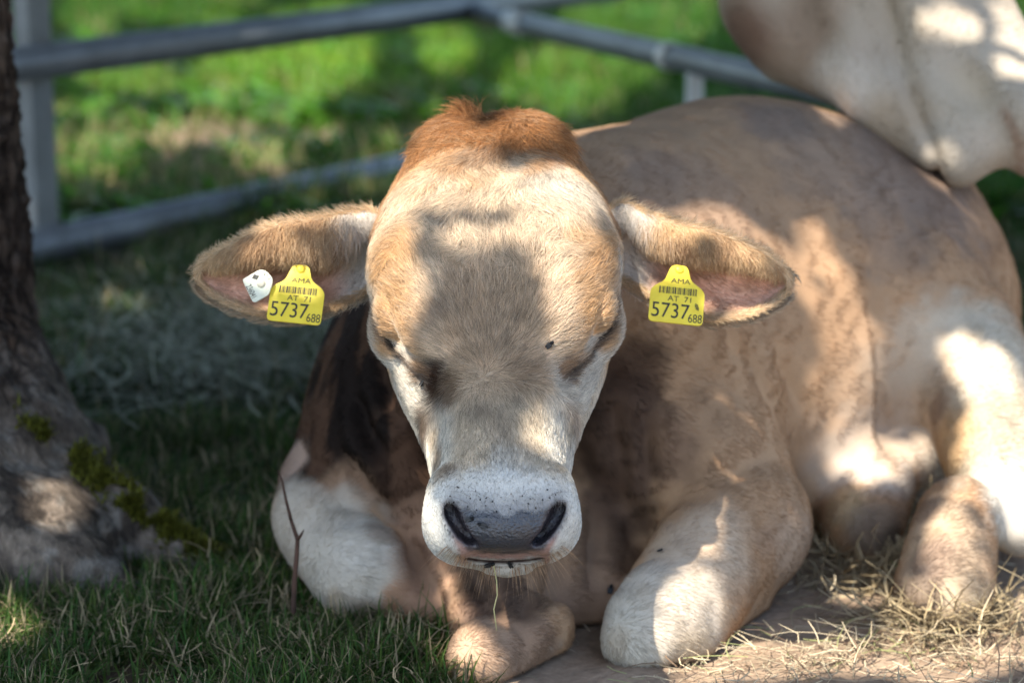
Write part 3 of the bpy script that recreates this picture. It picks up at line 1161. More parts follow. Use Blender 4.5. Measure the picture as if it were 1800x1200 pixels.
    R_, T_, N_, L_, C_ = (np.concatenate(k) for k in (R_, T_, N_, L_, C_))
    hair_object("ear_fur", R_, T_, N_, L_, np.full(len(R_), .00034), C_, M_fur, bull, npt=5, lift=.30, curl=.3)

    # whiskers: dark follicle stubs above the nose, long fine hairs round the lips
    paths, rad, wc = [], [], []

    def head_hit(u, v):
        h = tree_b.ray_cast(Vector(CAMP), Vector(norm(P(u, v, 1.0) - CAMP)))
        return (np.array(h[0]), np.array(h[1])) if h[0] is not None else (None, None)
    dots = [(792, 870), (808, 858), (800, 880), (826, 872), (834, 860), (846, 876), (842, 866), (858, 873), (854, 886), (870, 868), (868, 880), (880, 872), (888, 878),
            (897, 866), (903, 880), (912, 873), (920, 868), (927, 881), (934, 874), (944, 868), (952, 876), (965, 872), (976, 866), (960, 860), (978, 880), (822, 885), (838, 893), (940, 890), (898, 892), (874, 895), (784, 884), (988, 882)]
    for (u, v) in dots:
        o, nr = head_hit(u, v)
        if o is None:
            continue
        d = norm(nr + np.array((0, 0, -.6)) + rng.normal(0, .25, 3))
        paths.append([o - nr * .001 + d * t for t in (0, .0022, .0036, .0046)])
        rad.append(.0010)
        wc.append((.015, .012, .012))
        if rng.random() < .6:
            dl = norm(nr * .5 + np.array(((u - 888) / 110, 0, .1)) + rng.normal(0, .2, 3))
            ln = rng.uniform(.012, .03)
            paths.append([o + dl * ln * t + np.array((0, 0, -.3 * ln * t * t)) for t in (0, .33, .66, 1)])
            rad.append(.00013)
            wc.append((.10, .08, .07))
    for i in range(240):
        sgn = -1 if rng.random() < .5 else 1
        th = rng.uniform(.62, 1.5)
        u = 888 + sgn * 128 * math.cos(th) * rng.uniform(.95, .998)
        v = 905 + 92 * math.sin(th) * rng.uniform(.97, 1.06)
        o, nr = head_hit(u, v)
        if o is None or np.linalg.norm(UV(o)[2] - 2.25) > .12:
            continue
        dl = norm(nr * 1.0 + np.array((sgn * 1.4 * math.cos(th), -.1, -.9 * max(math.sin(th), 0))) + rng.normal(0, .22, 3))
        ln = rng.uniform(.010, .032)
        paths.append([o + dl * ln * t + np.array((0, 0, -.25 * ln * t * t)) for t in (0, .33, .66, 1)])
        rad.append(.00014)
        wc.append(tuple(np.array((.30, .19, .11)) * rng.uniform(.4, 1.7)))
    # lashes under the lids
    for i in range(170):
        k = rng.integers(0, len(SLIT) - 1)
        if k % 20 > 12:
            continue
        sx = -1 if k < 20 else 1
        o = SLIT[k][0] + CF * .003 + CU * .003 + rng.normal(0, .0012, 3)
        dl = norm(-CU * .9 + CX * sx * .35 - CF * .25 + rng.normal(0, .18, 3))
        ln = rng.uniform(.006, .012)
        paths.append([o + dl * ln * q_ for q_ in (0, .33, .66, 1)])
        rad.append(.00022)
        wc.append((.07, .055, .05) if rng.random() < .6 else (.5, .46, .4))
    hair_from_paths("whiskers", np.array(paths), np.array(rad), np.array(wc), M_fur, bull)
print("coat", round(time.time() - T0, 1))
# ------------------------------------------------------------------ second bull: only its lowered head shows, top right
A2 = norm(.38 * CX - .76 * CU - .53 * CF)
N2 = norm(.86 * CX + .46 * CU)
N2 = norm(N2 - A2 * (N2 @ A2))
X2 = np.cross(A2, N2)
SC2 = 1.12
H2 = HeadFrame((0, 0, 0), X2, A2, N2)
H2.O = P(1746, 326, 2.98) - SC2 * (H2.R @ np.array([0, .50, -.085]))


def bull2_sdf(p):
    q = H2.loc(p) / SC2
    hd = np.full(len(p), .3)
    near = (np.abs(q[:, 0]) < .26) & (q[:, 1] > -.16) & (q[:, 1] < .66) & (q[:, 2] > -.36) & (q[:, 2] < .24)
    if near.any():
        hd[near] = head_sdf(q[near]) * SC2
    d = hd
    nk0 = H2.O + H2.R @ np.array([0, .06, -.10])
    th0 = H2.O + H2.R @ np.array([0, .16, -.20])
    d = smin(d, sd_cone(p, nk0, np.array((.62, 3.75, .98)), .13, .20), .05)
    d = smin(d, sd_cone(p, H2.wor([0, .17, -.17]) * 1.0, H2.O + SC2 * (H2.R @ np.array([0, .43, -.105])), .085, .045), .05)
    d = smin(d, sd_cone(p, th0, np.array((.66, 3.62, .95)), .075, .14), .05)
    d = smin(d, sd_cone(p, np.array((.62, 3.75, .98)), np.array((1.12, 4.40, 1.02)), .20, .30), .08)
    d = smin(d, sd_cone(p, np.array((1.12, 4.40, 1.02)), np.array((1.50, 5.40, 1.06)), .30, .31), .08)
    for (lx, ly, kx) in ((1.12, 4.25, .02), (1.38, 4.42, .02), (1.36, 5.50, -.02), (1.68, 5.42, -.02)):
        d = smin(d, sd_cone(p, np.array((lx, ly, .85)), np.array((lx + kx, ly + kx, .45)), .13, .065), .05)
        d = smin(d, sd_cone(p, np.array((lx + kx, ly + kx, .45)), np.array((lx, ly, .10)), .058, .040), .02)
        d = smin(d, sd_cone(p, np.array((lx, ly - .01, .09)), np.array((lx, ly - .03, .03)), .045, .055), .015)
    return d


v2, q2 = polygonize(bull2_sdf, (.10, 2.6, -.04), (2.05, 5.85, 1.45), 0.0085)
n2 = vert_normals(v2, q2)
l2 = H2.loc(v2) / SC2
head2 = (1 - sstep(.45, .7, np.abs(l2[:, 1] - .25) + np.abs(l2[:, 2] + .05)))
v2 = v2 + n2 * ((fbm(v2, 7, 151) - .5) * .010)[:, None]
# wrinkles of the cheek and throat
wr = np.sin((l2[:, 1] * .35 + l2[:, 2] * 1.0) * 60 + 6 * fbm(v2, 5, 155)) * .0065 * sstep(.00, .08, -l2[:, 2]) * head2
wr = wr - .012 * np.exp(-((l2[:, 2] + .085 + .22 * (l2[:, 1] - .25)) / .010) ** 2) * head2
v2 = v2 + n2 * wr[:, None]
n2 = vert_normals(v2, q2)
f1, f2 = fbm(v2, 8, 161), fbm(v2, 40, 163)
c2 = np.tile(np.array((.36, .30, .23)), (len(v2), 1))
c2 = mix(c2, (.28, .20, .15), sstep(.42, .62, f1) * .75 * (1 - sstep(.25, .40, l2[:, 1])))
c2 = mix(c2, (.42, .365, .295), sstep(.22, .42, l2[:, 1]) * .8)
c2 = mix(c2, (.40, .32, .25), sstep(.45, .7, f2) * .25)
for (u, v, r, cc, st_) in ((1310, 60, .055, (.17, .10, .07), .9), (1420, 40, .05, (.25, .17, .12), .75), (1400, 130, .05, (.30, .21, .15), .65), (1350, 150, .03, (.36, .27, .2), .6), (1560, 230, .05, (.40, .30, .2), .6), (1600, 180, .04, (.36, .28, .2), .5), (1440, 200, .03, (.27, .19, .14), .6), (1480, 150, .05, (.62, .56, .49), .7), (1700, 180, .05, (.44, .36, .26), .6), (1500, 255, .03, (.50, .36, .22), .5)):
    o = surf_point(bull2_sdf, u, v, 2.4, 4.2)
    if o is not None:
        c2 = mix(c2, cc, (1 - sstep(.4 * r, 1.3 * r, np.linalg.norm(v2 - o, axis=1) * (1 + (f1 - .5) * .9))) * st_)
c2 = mix(c2, (.06, .05, .05), (1 - sstep(.045, .06, np.abs(l2[:, 0]))) * sstep(.455, .47, l2[:, 1]) * sstep(-.02, 0, l2[:, 2]))
c2 = mix(c2, (.30, .19, .13), (1 - sstep(.002, .007, np.abs(l2[:, 2] + .045))) * sstep(.455, .48, l2[:, 1]) * .7)
BASE2 = np.array([1.3, 4.8, 0.0])
bull2 = mesh_np("bull", v2 - BASE2, q2, M_hide, colors=c2)
bull2.location = BASE2
tag(bull2, "pale standing bull of which only the lowered head shows, over the lying bull's back", "bull")
if FUR:
    fc2 = (n2 * norm(CAMP - v2)).sum(1)
    qi, W = tri_sample(v2, q2, 90000, np.where(l2[:, 1] > -.25, 1.0, .02) * np.where(fc2 > -.4, 1, .1) * (np.linalg.norm(l2, axis=1) < .9))
    root, nrm, cc = blend(v2, qi, W), norm(blend(n2, qi, W)), blend(c2, qi, W)
    fl = np.tile(norm(-A2 * .1 - N2 * .8 + A2 * .3), (len(root), 1)) + rng.normal(0, .2, (len(root), 3))
    hair_object("coat_fur", root, fl, nrm, rng.uniform(.005, .010, len(root)), np.full(len(root), .00045), np.clip(cc * rng.uniform(.75, 1.25, (len(root), 1)), 0, .9), M_fur, bull2, npt=3, lift=.13)
for sx in (-1, 1):
    mb = MB()
    sphere(mb, H2.O + SC2 * (H2.R @ (HS * np.array([sx * .094, .250, -.016]))), .018, 10)
    mb.build("eye", M_eye, bull2)

# ------------------------------------------------------------------ ear tags
M_tag = noise_mat("yellow_plastic", [(.22, (.42, .30, .04)), (.36, (.78, .58, .04)), (.75, (.85, .68, .06))], 70, rough=.42, spec=.4, bump=.05, bscale=200)
M_tagw = noise_mat("white_plastic", [(.25, (.60, .60, .44)), (.75, (.72, .72, .58))], 120, rough=.45, spec=.4)
M_ink = plain("tag_ink", (.035, .030, .025), rough=.6)
M_stud = plain("stud", (.62, .56, .42), rough=.5)


def text_mesh(body, size=1.0):
    cu = bpy.data.curves.new("lettering", 'FONT')
    cu.body = body
    cu.size = size
    cu.align_x = 'CENTER'
    cu.align_y = 'CENTER'
    ob = bpy.data.objects.new("lettering", cu)
    COL.objects.link(ob)
    dg = bpy.context.evaluated_depsgraph_get()
    me = ob.evaluated_get(dg).to_mesh()
    V = np.array([v.co[:] for v in me.vertices])
    Fc = [tuple(p.vertices) for p in me.polygons]
    ob.evaluated_get(dg).to_mesh_clear()
    bpy.data.objects.remove(ob)
    bpy.data.curves.remove(cu)
    return V, Fc


class TagPlane:
    """a tag's own flat plane: picture-sized units, but a real plate at one depth with a tilt"""

    def __init__(self, cu, cv, d, rot, tilt=0.0, yaw=0.0):
        self.o = P(cu, cv, d)
        self.k = d / FPX
        r = math.radians(rot)
        self.ax = norm(CX * math.cos(r) - CU * math.sin(r))
        dn = norm(-CX * math.sin(r) - CU * math.cos(r))
        self.n = -CF
        self.dn = norm(dn + self.n * tilt)
        self.ax = norm(self.ax + self.n * yaw)
        self.n = norm(np.cross(self.dn, self.ax))
        if self.n @ -CF < 0:
            self.n = -self.n

    def at(self, x, y, z=0.0):
        return self.o + (self.ax * x + self.dn * y) * self.k + self.n * z

    def plate(self, outline, thick):
        mb = MB()
        m = len(outline)
        V = [self.at(x, y, 0) for x, y in outline] + [self.at(x, y, -thick) for x, y in outline]
        Fc = [tuple(range(m)), tuple(range(2 * m - 1, m - 1, -1))] + [(i, i + m, (i + 1) % m + m, (i + 1) % m) for i in range(m)]
        mb.add(V, Fc)
        return mb

    def text(self, mb, body, x, y, h, wscale=1.0, ang=0.0):
        V, Fc = text_mesh(body)
        hh = V[:, 1].max() - V[:, 1].min()
        V = V / hh * h
        V[:, 0] = (V[:, 0] - (V[:, 0].max() + V[:, 0].min()) / 2) * wscale
        V[:, 1] -= (V[:, 1].max() + V[:, 1].min()) / 2
        a = math.radians(ang)
        X = V[:, 0] * math.cos(a) + V[:, 1] * math.sin(a)
        Y = V[:, 0] * math.sin(a) - V[:, 1] * math.cos(a)
        mb.add([self.at(x + p, y + q, .0003) for p, q in zip(X, Y)], Fc)

    def rect(self, mb, x, y, w, h, ang=0.0):
        a = math.radians(ang)
        V = []
        for i, j in ((-1, -1), (1, -1), (1, 1), (-1, 1)):
            p, q = i * w / 2, j * h / 2
            V.append(self.at(x + p * math.cos(a) - q * math.sin(a), y + p * math.sin(a) + q * math.cos(a), .0003))
        mb.add(V, [(0, 1, 2, 3)])


def rounded(pts, r, n=5):
    out = []
    m = len(pts)
    for i in range(m):
        p0, p1, p2 = (np.array(pts[(i + k) % m], float) for k in (-1, 0, 1))
        d0, d2 = norm(p0 - p1), norm(p2 - p1)
        rr = min(r, .45 * np.linalg.norm(p0 - p1), .45 * np.linalg.norm(p2 - p1))
        for t in np.linspace(0, 1, n):
            out.append(tuple((1 - t) ** 2 * (p1 + d0 * rr) + 2 * t * (1 - t) * p1 + t * t * (p1 + d2 * rr)))
    return out


def yellow_tag(cu, cv, d, rot, label, emblem, tilt, yaw):
    t = empty("ear_tag", P(cu, cv, d))
    tag(t, label, "ear tag", "yellow ear tags of the lying bull")
    tp = TagPlane(cu, cv, d, rot, tilt, yaw)
    out = rounded([(-48, 42), (-48, -18), (-40, -27), (-25, -36), (-14, -68), (14, -68), (22, -40), (42, -27), (48, -18), (48, 42)], 9)
    pl = tp.plate(out, .0018).build("plate", M_tag, t, smooth=False)
    ink = MB()
    tp.text(ink, "5737", -10, 19, 28, .86)
    tp.text(ink, "688", 34, 30, 16, .74)
    tp.text(ink, "AT  71", 4, -4, 10, 1.1)
    tp.text(ink, "AMA", 4, -38, 9, 1.25)
    x = -33
    bars = [3, 1, 2, 1, 3, 2, 1, 1, 2, 3, 1, 2, 2, 1, 3, 1, 1, 2, 3, 2, 1, 2]
    for i, b in enumerate(bars):
        tp.rect(ink, x + b / 2, -19, b * .85, 13)
        x += b + (1.0 if i % 3 else 1.8)
    if emblem:
        for k in range(5):
            tp.rect(ink, 35 + k * .4, 3 + k * 2.4, 9 - abs(k - 2) * 1.5, 1.3, 25)
    adopt(t, ink.build("printing", M_ink, None, smooth=False))
    sb = MB()
    sphere(sb, tp.at(0, -60, .0005), (.0045, .0045, .002), 8, np.stack([tp.ax, tp.dn, tp.n], 1))
    sb.build("stud", M_tag, t)


yellow_tag(521, 528, 2.436, 6, "yellow tag hanging under the ear beside the dark neck, next to a small white tag", False, .38, .05)
yellow_tag(1190, 529, 2.436, 6, "yellow tag hanging alone under the ear in front of the tan flank", True, .38, -.03)

tw = empty("ear_tag", P(452, 503, 2.44))
tag(tw, "small white numbered tag pinned into the ear beside a yellow tag", "ear tag")
tp = TagPlane(452, 503, 2.436, 0, .2, .1)
out = rounded([(x - 452, y - 503) for x, y in [(425, 491), (456, 473), (467, 475), (479, 488), (479, 498), (473, 518), (449, 532), (444, 530)]], 5)
tp.plate(out, .0016).build("plate", M_tagw, tw, smooth=False)
ink = MB()
tp.text(ink, "236041", -10, 9, 10.5, .60, 63)
tp.text(ink, "AT 2", 17, -18, 6, .9, 40)
for k in range(4):
    tp.rect(ink, -7 + k * 2.4, -18 + k * .9, 1.5 + (k % 2), 9, 30)
ink.build("printing", M_ink, tw, smooth=False)
sb = MB()
sphere(sb, tp.at(7, -5, .0005), (.0045, .0045, .002), 8, np.stack([tp.ax, tp.dn, tp.n], 1))
sb.build("stud", M_stud, tw)

# ------------------------------------------------------------------ flies, a grass stalk in the mouth
M_fly = plain("fly_body", (.006, .006, .007), rough=.45, spec=.25)
M_wing = plain("fly_wing", (.03, .03, .03), rough=.4, spec=.2)


def hit_scene(u, v):
    h = tree_all.ray_cast(Vector(CAMP), Vector(norm(P(u, v, 1.0) - CAMP)))
    return np.array(h[0]), np.array(h[1])


tree_all = BVHTree.FromPolygons(np.concatenate([bv, v2]).tolist(), np.concatenate([bq, q2 + len(bv)]).tolist())


def fly(u, v, ang, lab, size=1.0, lift=.003):
    o, nr = hit_scene(u, v)
    o = o + nr * lift
    t = empty("fly", o)
    tag(t, lab, "fly", "flies on the lying bull")
    a = math.radians(ang)
    fw = norm(CX * math.cos(a) + CU * math.sin(a))
    fw = norm(fw - nr * (fw @ nr))
    R = np.stack([fw, np.cross(nr, fw), nr], 1)
    mb = MB()
    sphere(mb, o + fw * .0022 * size, (.0019 * size, .0016 * size, .0015 * size), 7, R)
    sphere(mb, o - fw * .0008 * size, (.0024 * size, .0015 * size, .0014 * size), 7, R)
    sphere(mb, o - fw * .0028 * size, (.0026 * size, .0014 * size, .0012 * size), 7, R)
    for sd in (-1, 1):
        for k in (-1, 0, 1):
            b = o + fw * k * .0012 * size
            mb.tube([b, b + R[:, 1] * sd * .0022 * size + nr * .0004, b + R[:, 1] * sd * .0034 * size + fw * k * .0008 - nr * .0022], [.00018] * 3, 5)
    mb.build("body", M_fly, t)
    for sd in (-1, 1):
        w = MB()
        sphere(w, o - fw * .0026 * size + R[:, 1] * sd * .0012 * size + nr * .0014 * size, (.0034 * size, .0013 * size, .0002), 6, R)
        w.build("wing", M_wing, t)


fly(967, 604, 40, "black fly on the tan forehead above the brow fold, right of centre")
fly(747, 674, 95, "black fly on the white cheek just under the dark brow fold")
fly(828, 911, 20, "upper fly on the dark nose pad, near the nostril beside the left whiskers", .9, .0015)
fly(847, 922, 160, "fly on the middle of the shiny nose pad", 1.0, .0015)
fly(862, 990, 10, "fly on the lower lip beside the hanging grass stalk", 1.1, .001)
fly(897, 989, 100, "fly on the lower lip above the white chin", .9, .001)
fly(1072, 1035, 70, "black fly on the white front knee beside the brisket", 1.2)
fly(1163, 970, 30, "small black fly on the grey forearm above the lit knee", .7)

st = MB()
o, nr = hit_scene(868, 992)
o = o + nr * .001
k0 = o + CU * .008
ks = [k0, o, P(873, 1020, 2.225), P(874, 1045, 2.222), P(868, 1070, 2.22), P(871, 1092, 2.222), P(873, 1108, 2.222)]
st.tube(ks, [.0006, .0006, .00055, .0005, .0005, .00045, .0003], 6)
M_stalk = noise_mat("dry_stalk", [(.3, (.38, .34, .14)), (.7, (.50, .44, .20))], 60, rough=.6)
tag(st.build("grass_stalk", M_stalk), "thin yellow grass stalk hanging from the bull's mouth", "grass stalk")

# ------------------------------------------------------------------ metal gates
M_galv = noise_mat("galvanised_steel", [(.24, (.12, .09, .07)), (.36, (.15, .16, .17)), (.7, (.235, .25, .265))], 9, rough=.45, spec=.5, metallic=.35, bump=.08, bscale=60)
M_galv_l = noise_mat("bare_zinc_clamp", [(.3, (.50, .50, .48)), (.7, (.68, .67, .63))], 30, rough=.5, metallic=.2)


def atz(u, v, z):
    r = P(u, v, 1.0) - CAMP
    return CAMP + r * ((z - CAM_H) / r[2])


g1a, g1b = atz(100, 105, .384), atz(720, 26, .384)
g1d = norm(g1b - g1a)
low = P(100, 436, UV(g1a)[2])[2]
gap = .384 - low
t = empty("metal_gate", (g1a[0], g1a[1], 0))
tag(t, "grey pipe gate panel behind the head with a square post by the tree", "gate")
end1 = g1a + g1d * ((0.27 - g1a[0]) / g1d[0])
for k in range(4):
    mb = MB()
    z = low + gap * k
    e_ = end1 if k else g1a + g1d * ((0.08 - g1a[0]) / g1d[0])
    mb.tube([np.array((*(g1a - g1d * .55)[:2], z)), np.array((*e_[:2], z))], .033, 20)
    mb.build("rail", M_galv, t)
pd = np.array((-g1d[1], g1d[0], 0))
for q in (g1a - g1d * .026,):
    mb = MB()
    q = q + pd * .034
    mb.box((q[0], q[1], (low + gap * 3) / 2 + .02), g1d * .030, pd * .018, (0, 0, (low + gap * 3) / 2 + .06))
    mb.build("post", M_galv, t, smooth=False)
g2a, g2b = atz(920, 43, .372), atz(1320, 131, .372)
g2d = norm(g2b - g2a)
t = empty("metal_gate", (*g2a[:2], 0))
tag(t, "grey pipe gate panel with pale clamps behind the lying bull's back", "gate")
for z in (low, .372, .372 + gap):
    mb = MB()
    mb.tube([np.array((*(g2a - g2d * .30)[:2], z)), np.array((*(g2a + g2d * 2.9)[:2], z))], .0255, 20)
    mb.build("rail", M_galv, t)


def on_rail(u):
    # point of the middle rail at picture column u
    best = min(np.linspace(-.2, 3, 800), key=lambda s: abs(UV(g2a + g2d * s)[0] - u))
    return g2a + g2d * best


for u, w in ((912, .045), (1178, .016)):
    c = on_rail(u)
    mb = MB()
    mb.tube([c - g2d * w, c + g2d * w], .0285, 20)
    mb.build("clamp", M_galv_l, t)
c = on_rail(1222)
mb = MB()
mb.tube([np.array((c[0], c[1], .0)), np.array((c[0], c[1], .372))], .017, 14)
mb.build("post", M_galv_l, t)
# ------------------------------------------------------------------ ground
def soil_kind(p):
    """1 = bare trodden earth, 0 = turf, from world x, y"""
    x, y = p[:, 0], p[:, 1]
    pp = np.stack([x, y, 0 * x], 1)
    nz = (fbm(pp, 3.2, 201) - .5)
    line = x - (-.06 + .10 * np.clip(y - 2.4, 0, 1)) + nz * .35
    e = sstep(-.06, .10, line) * (1 - sstep(3.4, 3.8, y + nz * .6))
    return e


gx, gy = np.meshgrid(np.concatenate([np.linspace(-120, -2.6, 14), np.linspace(-2.5, 2.5, 201), np.linspace(2.6, 120, 14)]),
                     np.concatenate([np.linspace(-60, .9, 10), np.linspace(1.0, 6.0, 201), np.linspace(6.2, 14, 40), np.linspace(15, 200, 14)]), indexing='ij')
gp = np.stack([gx.ravel(), gy.ravel(), 0 * gx.ravel()], 1)
nearg = (1 - sstep(2.2, 2.6, np.abs(gp[:, 0]))) * (1 - sstep(5.5, 6.2, gp[:, 1])) * sstep(.9, 1.3, gp[:, 1])
ke = soil_kind(gp)
gp[:, 2] = nearg * ((fbm(gp, 5, 211) - .5) * .022 + (fbm(gp, 26, 213) - .5) * .016) - .004
gcol = np.tile(np.array((.036, .042, .018)), (len(gp), 1))
gcol = mix(gcol, (.27, .195, .135), ke)
gcol = mix(gcol, (.075, .055, .038), (1 - ke) * sstep(.45, .65, fbm(gp, 2.2, 215)) * (1 - sstep(5, 6.5, gp[:, 1])))
bare = np.exp(-(((gp[:, 0] + .66) / .75) ** 2) - ((gp[:, 1] - 5.9) / .95) ** 2)
gcol = mix(gcol, (.21, .155, .105), bare * (.5 + .9 * sstep(.4, .6, fbm(gp, 6, 219))))
gcol = gcol * (.55 + .9 * fbm(gp, 24, 217))[:, None]
a, b = gx.shape
ii, jj = np.meshgrid(np.arange(a - 1), np.arange(b - 1), indexing='ij')
gq = np.stack([ii * b + jj, (ii + 1) * b + jj, (ii + 1) * b + jj + 1, ii * b + jj + 1], -1).reshape(-1, 4)
M_soil = attr_mat("trodden_soil", rough=.95, spec=.08, bump=1.0, bscale=90, jitter=.5)
ground = mesh_np("ground", gp, gq, M_soil, colors=gcol)
tag(ground, kind="structure")


def gz(x, y):
    p = np.stack([x, y, 0 * x], 1)
    return (fbm(p, 5, 211) - .5) * .022 + (fbm(p, 26, 213) - .5) * .016 - .006


# ------------------------------------------------------------------ tree: trunk with roots
TR = np.array([-.862, 3.03])


def trunk_sdf(p):
    d = sd_cone(p, np.array((TR[0], TR[1], -.1)), np.array((TR[0] - .06, TR[1] + .05, 1.9)), .262, .205)
    for (pts, k) in (
        ([(-150, 700, 3.0, .17), (40, 835, 2.92, .085), (190, 920, 2.86, .050), (400, 1000, 2.80, .014)], .05),
        ([(-160, 800, 2.95, .20), (-30, 960, 2.80, .10), (110, 1020, 2.74, .05), (230, 1040, 2.70, .015)], .06),
        ([(-60, 700, 3.08, .10), (140, 790, 3.12, .04)], .05),
    ):
        for (a, b) in zip(pts[:-1], pts[1:]):
            d = smin(d, sd_cone(p, P(*a[:3]), P(*b[:3]), a[3], b[3]), k)
    return d


tv, tq = polygonize(trunk_sdf, (-1.35, 2.45, -.06), (-.22, 3.5, 1.0), .0065)
tn = vert_normals(tv, tq)
ang = np.arctan2(tv[:, 1] - TR[1], tv[:, 0] - TR[0])
barkw = sstep(.10, .30, tv[:, 2] + .25 * (fbm(tv, 4, 221) - .5))
bp = np.stack([ang * 3.2, tv[:, 2] * .9, 0 * ang], 1)
rid = np.abs(fbm(bp * np.array((1, 1, 1)) + (fbm(tv, 9, 223)[:, None] - .5) * .35, 7.5, 225, 3) - .5) * 2
rid2 = np.abs(fbm(np.stack([ang * 3, tv[:, 2] * 2.5, 0 * ang], 1), 16, 227, 3) - .5) * 2
tv = tv + tn * (barkw * ((np.clip(rid, 0, .35) - .2) * .055 + (rid2 - .3) * .012) + (1 - barkw) * ((fbm(tv, 18, 229) - .5) * .02 + (fbm(tv, 60, 230) - .5) * .008))[:, None]
f1, f2 = fbm(tv, 14, 231), fbm(tv, 55, 233)
tc = np.tile(np.array((.25, .205, .165)), (len(tv), 1))
tc = mix(tc, (.045, .036, .03), sstep(.50, .57, fbm(tv, 22, 235, 4)) * .85)
tc = mix(tc, (.09, .07, .055), sstep(.45, .6, f1) * .6)
tc = mix(tc, (.30, .28, .25), sstep(.56, .66, f2) * .6)
bark = mix(np.tile(np.array((.135, .090, .064)), (len(tv), 1)), (.030, .022, .018), 1 - sstep(.03, .18, rid))
bark = mix(bark, (.17, .13, .105), sstep(.55, .7, f2) * .6)
tc = tc * (1 - barkw[:, None]) + bark * barkw[:, None]
M_bark, nt, bs = new_mat("bark")
at_ = N(nt, "ShaderNodeAttribute", attribute_name="col")
tcn = N(nt, "ShaderNodeTexCoord")
mpn = N(nt, "ShaderNodeMapping")
mpn.inputs["Scale"].default_value = (1, 1, .28)
nt.links.new(tcn.outputs["Object"], mpn.inputs[0])
wn = N(nt, "ShaderNodeTexNoise", i_Scale=14, i_Detail=5)
nt.links.new(mpn.outputs[0], wn.inputs["Vector"])
va = N(nt, "ShaderNodeVectorMath", operation='MULTIPLY_ADD')
va.inputs[1].default_value = (.10, .10, .10)
nt.links.new(wn.outputs["Color"], va.inputs[0])
nt.links.new(mpn.outputs[0], va.inputs[2])
vo = N(nt, "ShaderNodeTexVoronoi", feature='DISTANCE_TO_EDGE', i_Scale=42)
nt.links.new(va.outputs[0], vo.inputs["Vector"])
crk = ramp(nt, [(0.0, (.28, .26, .25)), (.22, (1, 1, 1))], vo.outputs["Distance"])
fn = N(nt, "ShaderNodeTexNoise", i_Scale=120, i_Detail=6, i_Roughness=.7)
nt.links.new(mpn.outputs[0], fn.inputs["Vector"])
fr = ramp(nt, [(.3, (.5, .5, .5)), (.7, (1.35, 1.3, 1.25))], fn.outputs["Fac"])
m1 = N(nt, "ShaderNodeVectorMath", operation='MULTIPLY')
m2 = N(nt, "ShaderNodeVectorMath", operation='MULTIPLY')
nt.links.new(at_.outputs["Color"], m1.inputs[0])
nt.links.new(fr.outputs[0], m1.inputs[1])
cmx = N(nt, "ShaderNodeMix", data_type='VECTOR')
cmx.inputs["A"].default_value = (1, 1, 1)
nt.links.new(at_.outputs["Alpha"], cmx.inputs["Factor"])
nt.links.new(crk.outputs[0], cmx.inputs[5])
nt.links.new(m1.outputs[0], m2.inputs[0])
nt.links.new(cmx.outputs[1], m2.inputs[1])
nt.links.new(m2.outputs[0], bs.inputs["Base Color"])
bs.inputs["Roughness"].default_value = .9
bs.inputs["Specular IOR Level"].default_value = .15
b1 = N(nt, "ShaderNodeBump", i_Strength=.9, i_Distance=.006)
nt.links.new(at_.outputs["Alpha"], b1.inputs["Strength"])
nt.links.new(crk.outputs[0], b1.inputs["Height"])
b2 = N(nt, "ShaderNodeBump", i_Strength=1.0, i_Distance=.009)
nt.links.new(fn.outputs["Fac"], b2.inputs["Height"])
nt.links.new(b1.outputs[0], b2.inputs["Normal"])
nt.links.new(b2.outputs[0], bs.inputs["Normal"])
tree = empty("tree", (TR[0], TR[1], 0))
tag(tree, "broad tree trunk with rough dark bark and a mossy spreading root", "tree")
trunk = mesh_np("trunk", tv, tq, M_bark, colors=tc)
adopt(tree, trunk)
_ca = np.ones((len(tv), 4), np.float32)
_ca[:, :3] = tc
_ca[:, 3] = .40 + .60 * barkw
trunk.data.color_attributes["col"].data.foreach_set("color", _ca.ravel())
tree_trunk = BVHTree.FromPolygons(tv.tolist(), tq.tolist())
mb = MB()
mb.tube([(TR[0] - .025, TR[1] + .02, .9), (TR[0] - .06, TR[1] + .05, 2.0), (TR[0] + .05, TR[1] - .2, 3.1), (TR[0] + .2, TR[1] - .5, 4.6)], [.235, .20, .15, .05], 20)
limb_pts = []
for (a, b, c, r) in (((-.85, 3.05, 1.75), (-.5, 2.3, 2.3), (.1, 1.4, 2.75), .085), ((-.85, 3.0, 1.95), (-.3, 3.0, 2.6), (.6, 2.4, 3.2), .08),
                     ((-.8, 2.9, 2.6), (-.9, 3.9, 3.5), (-.4, 5.0, 4.0), .08), ((-.85, 2.9, 2.2), (-1.4, 2.2, 2.8), (-1.3, 1.2, 3.1), .07), ((-.7, 2.7, 3.3), (.3, 3.4, 4.1), (1.4, 3.6, 4.4), .07)):
    a, b, c = np.array(a), np.array(b), np.array(c)
    pts = [(1 - t) ** 2 * a + 2 * t * (1 - t) * b + t * t * c + rng.normal(0, .02, 3) for t in np.linspace(0, 1, 9)]
    mb.tube(pts, list(np.linspace(r, .012, 9)), 10)
    limb_pts += pts[3:]
    for k in range(3, 9):
        q = pts[k]
        e = q + rng.normal(0, .35, 3) + np.array((0, 0, .1))
        mb.tube([q, (q + e) / 2 + rng.normal(0, .04, 3), e], [.016, .010, .004], 6)
mb.build("limbs", noise_mat("upper_bark", [(.3, (.045, .034, .028)), (.7, (.13, .10, .08))], 14, rough=.9, bump=.6, bscale=40), tree)

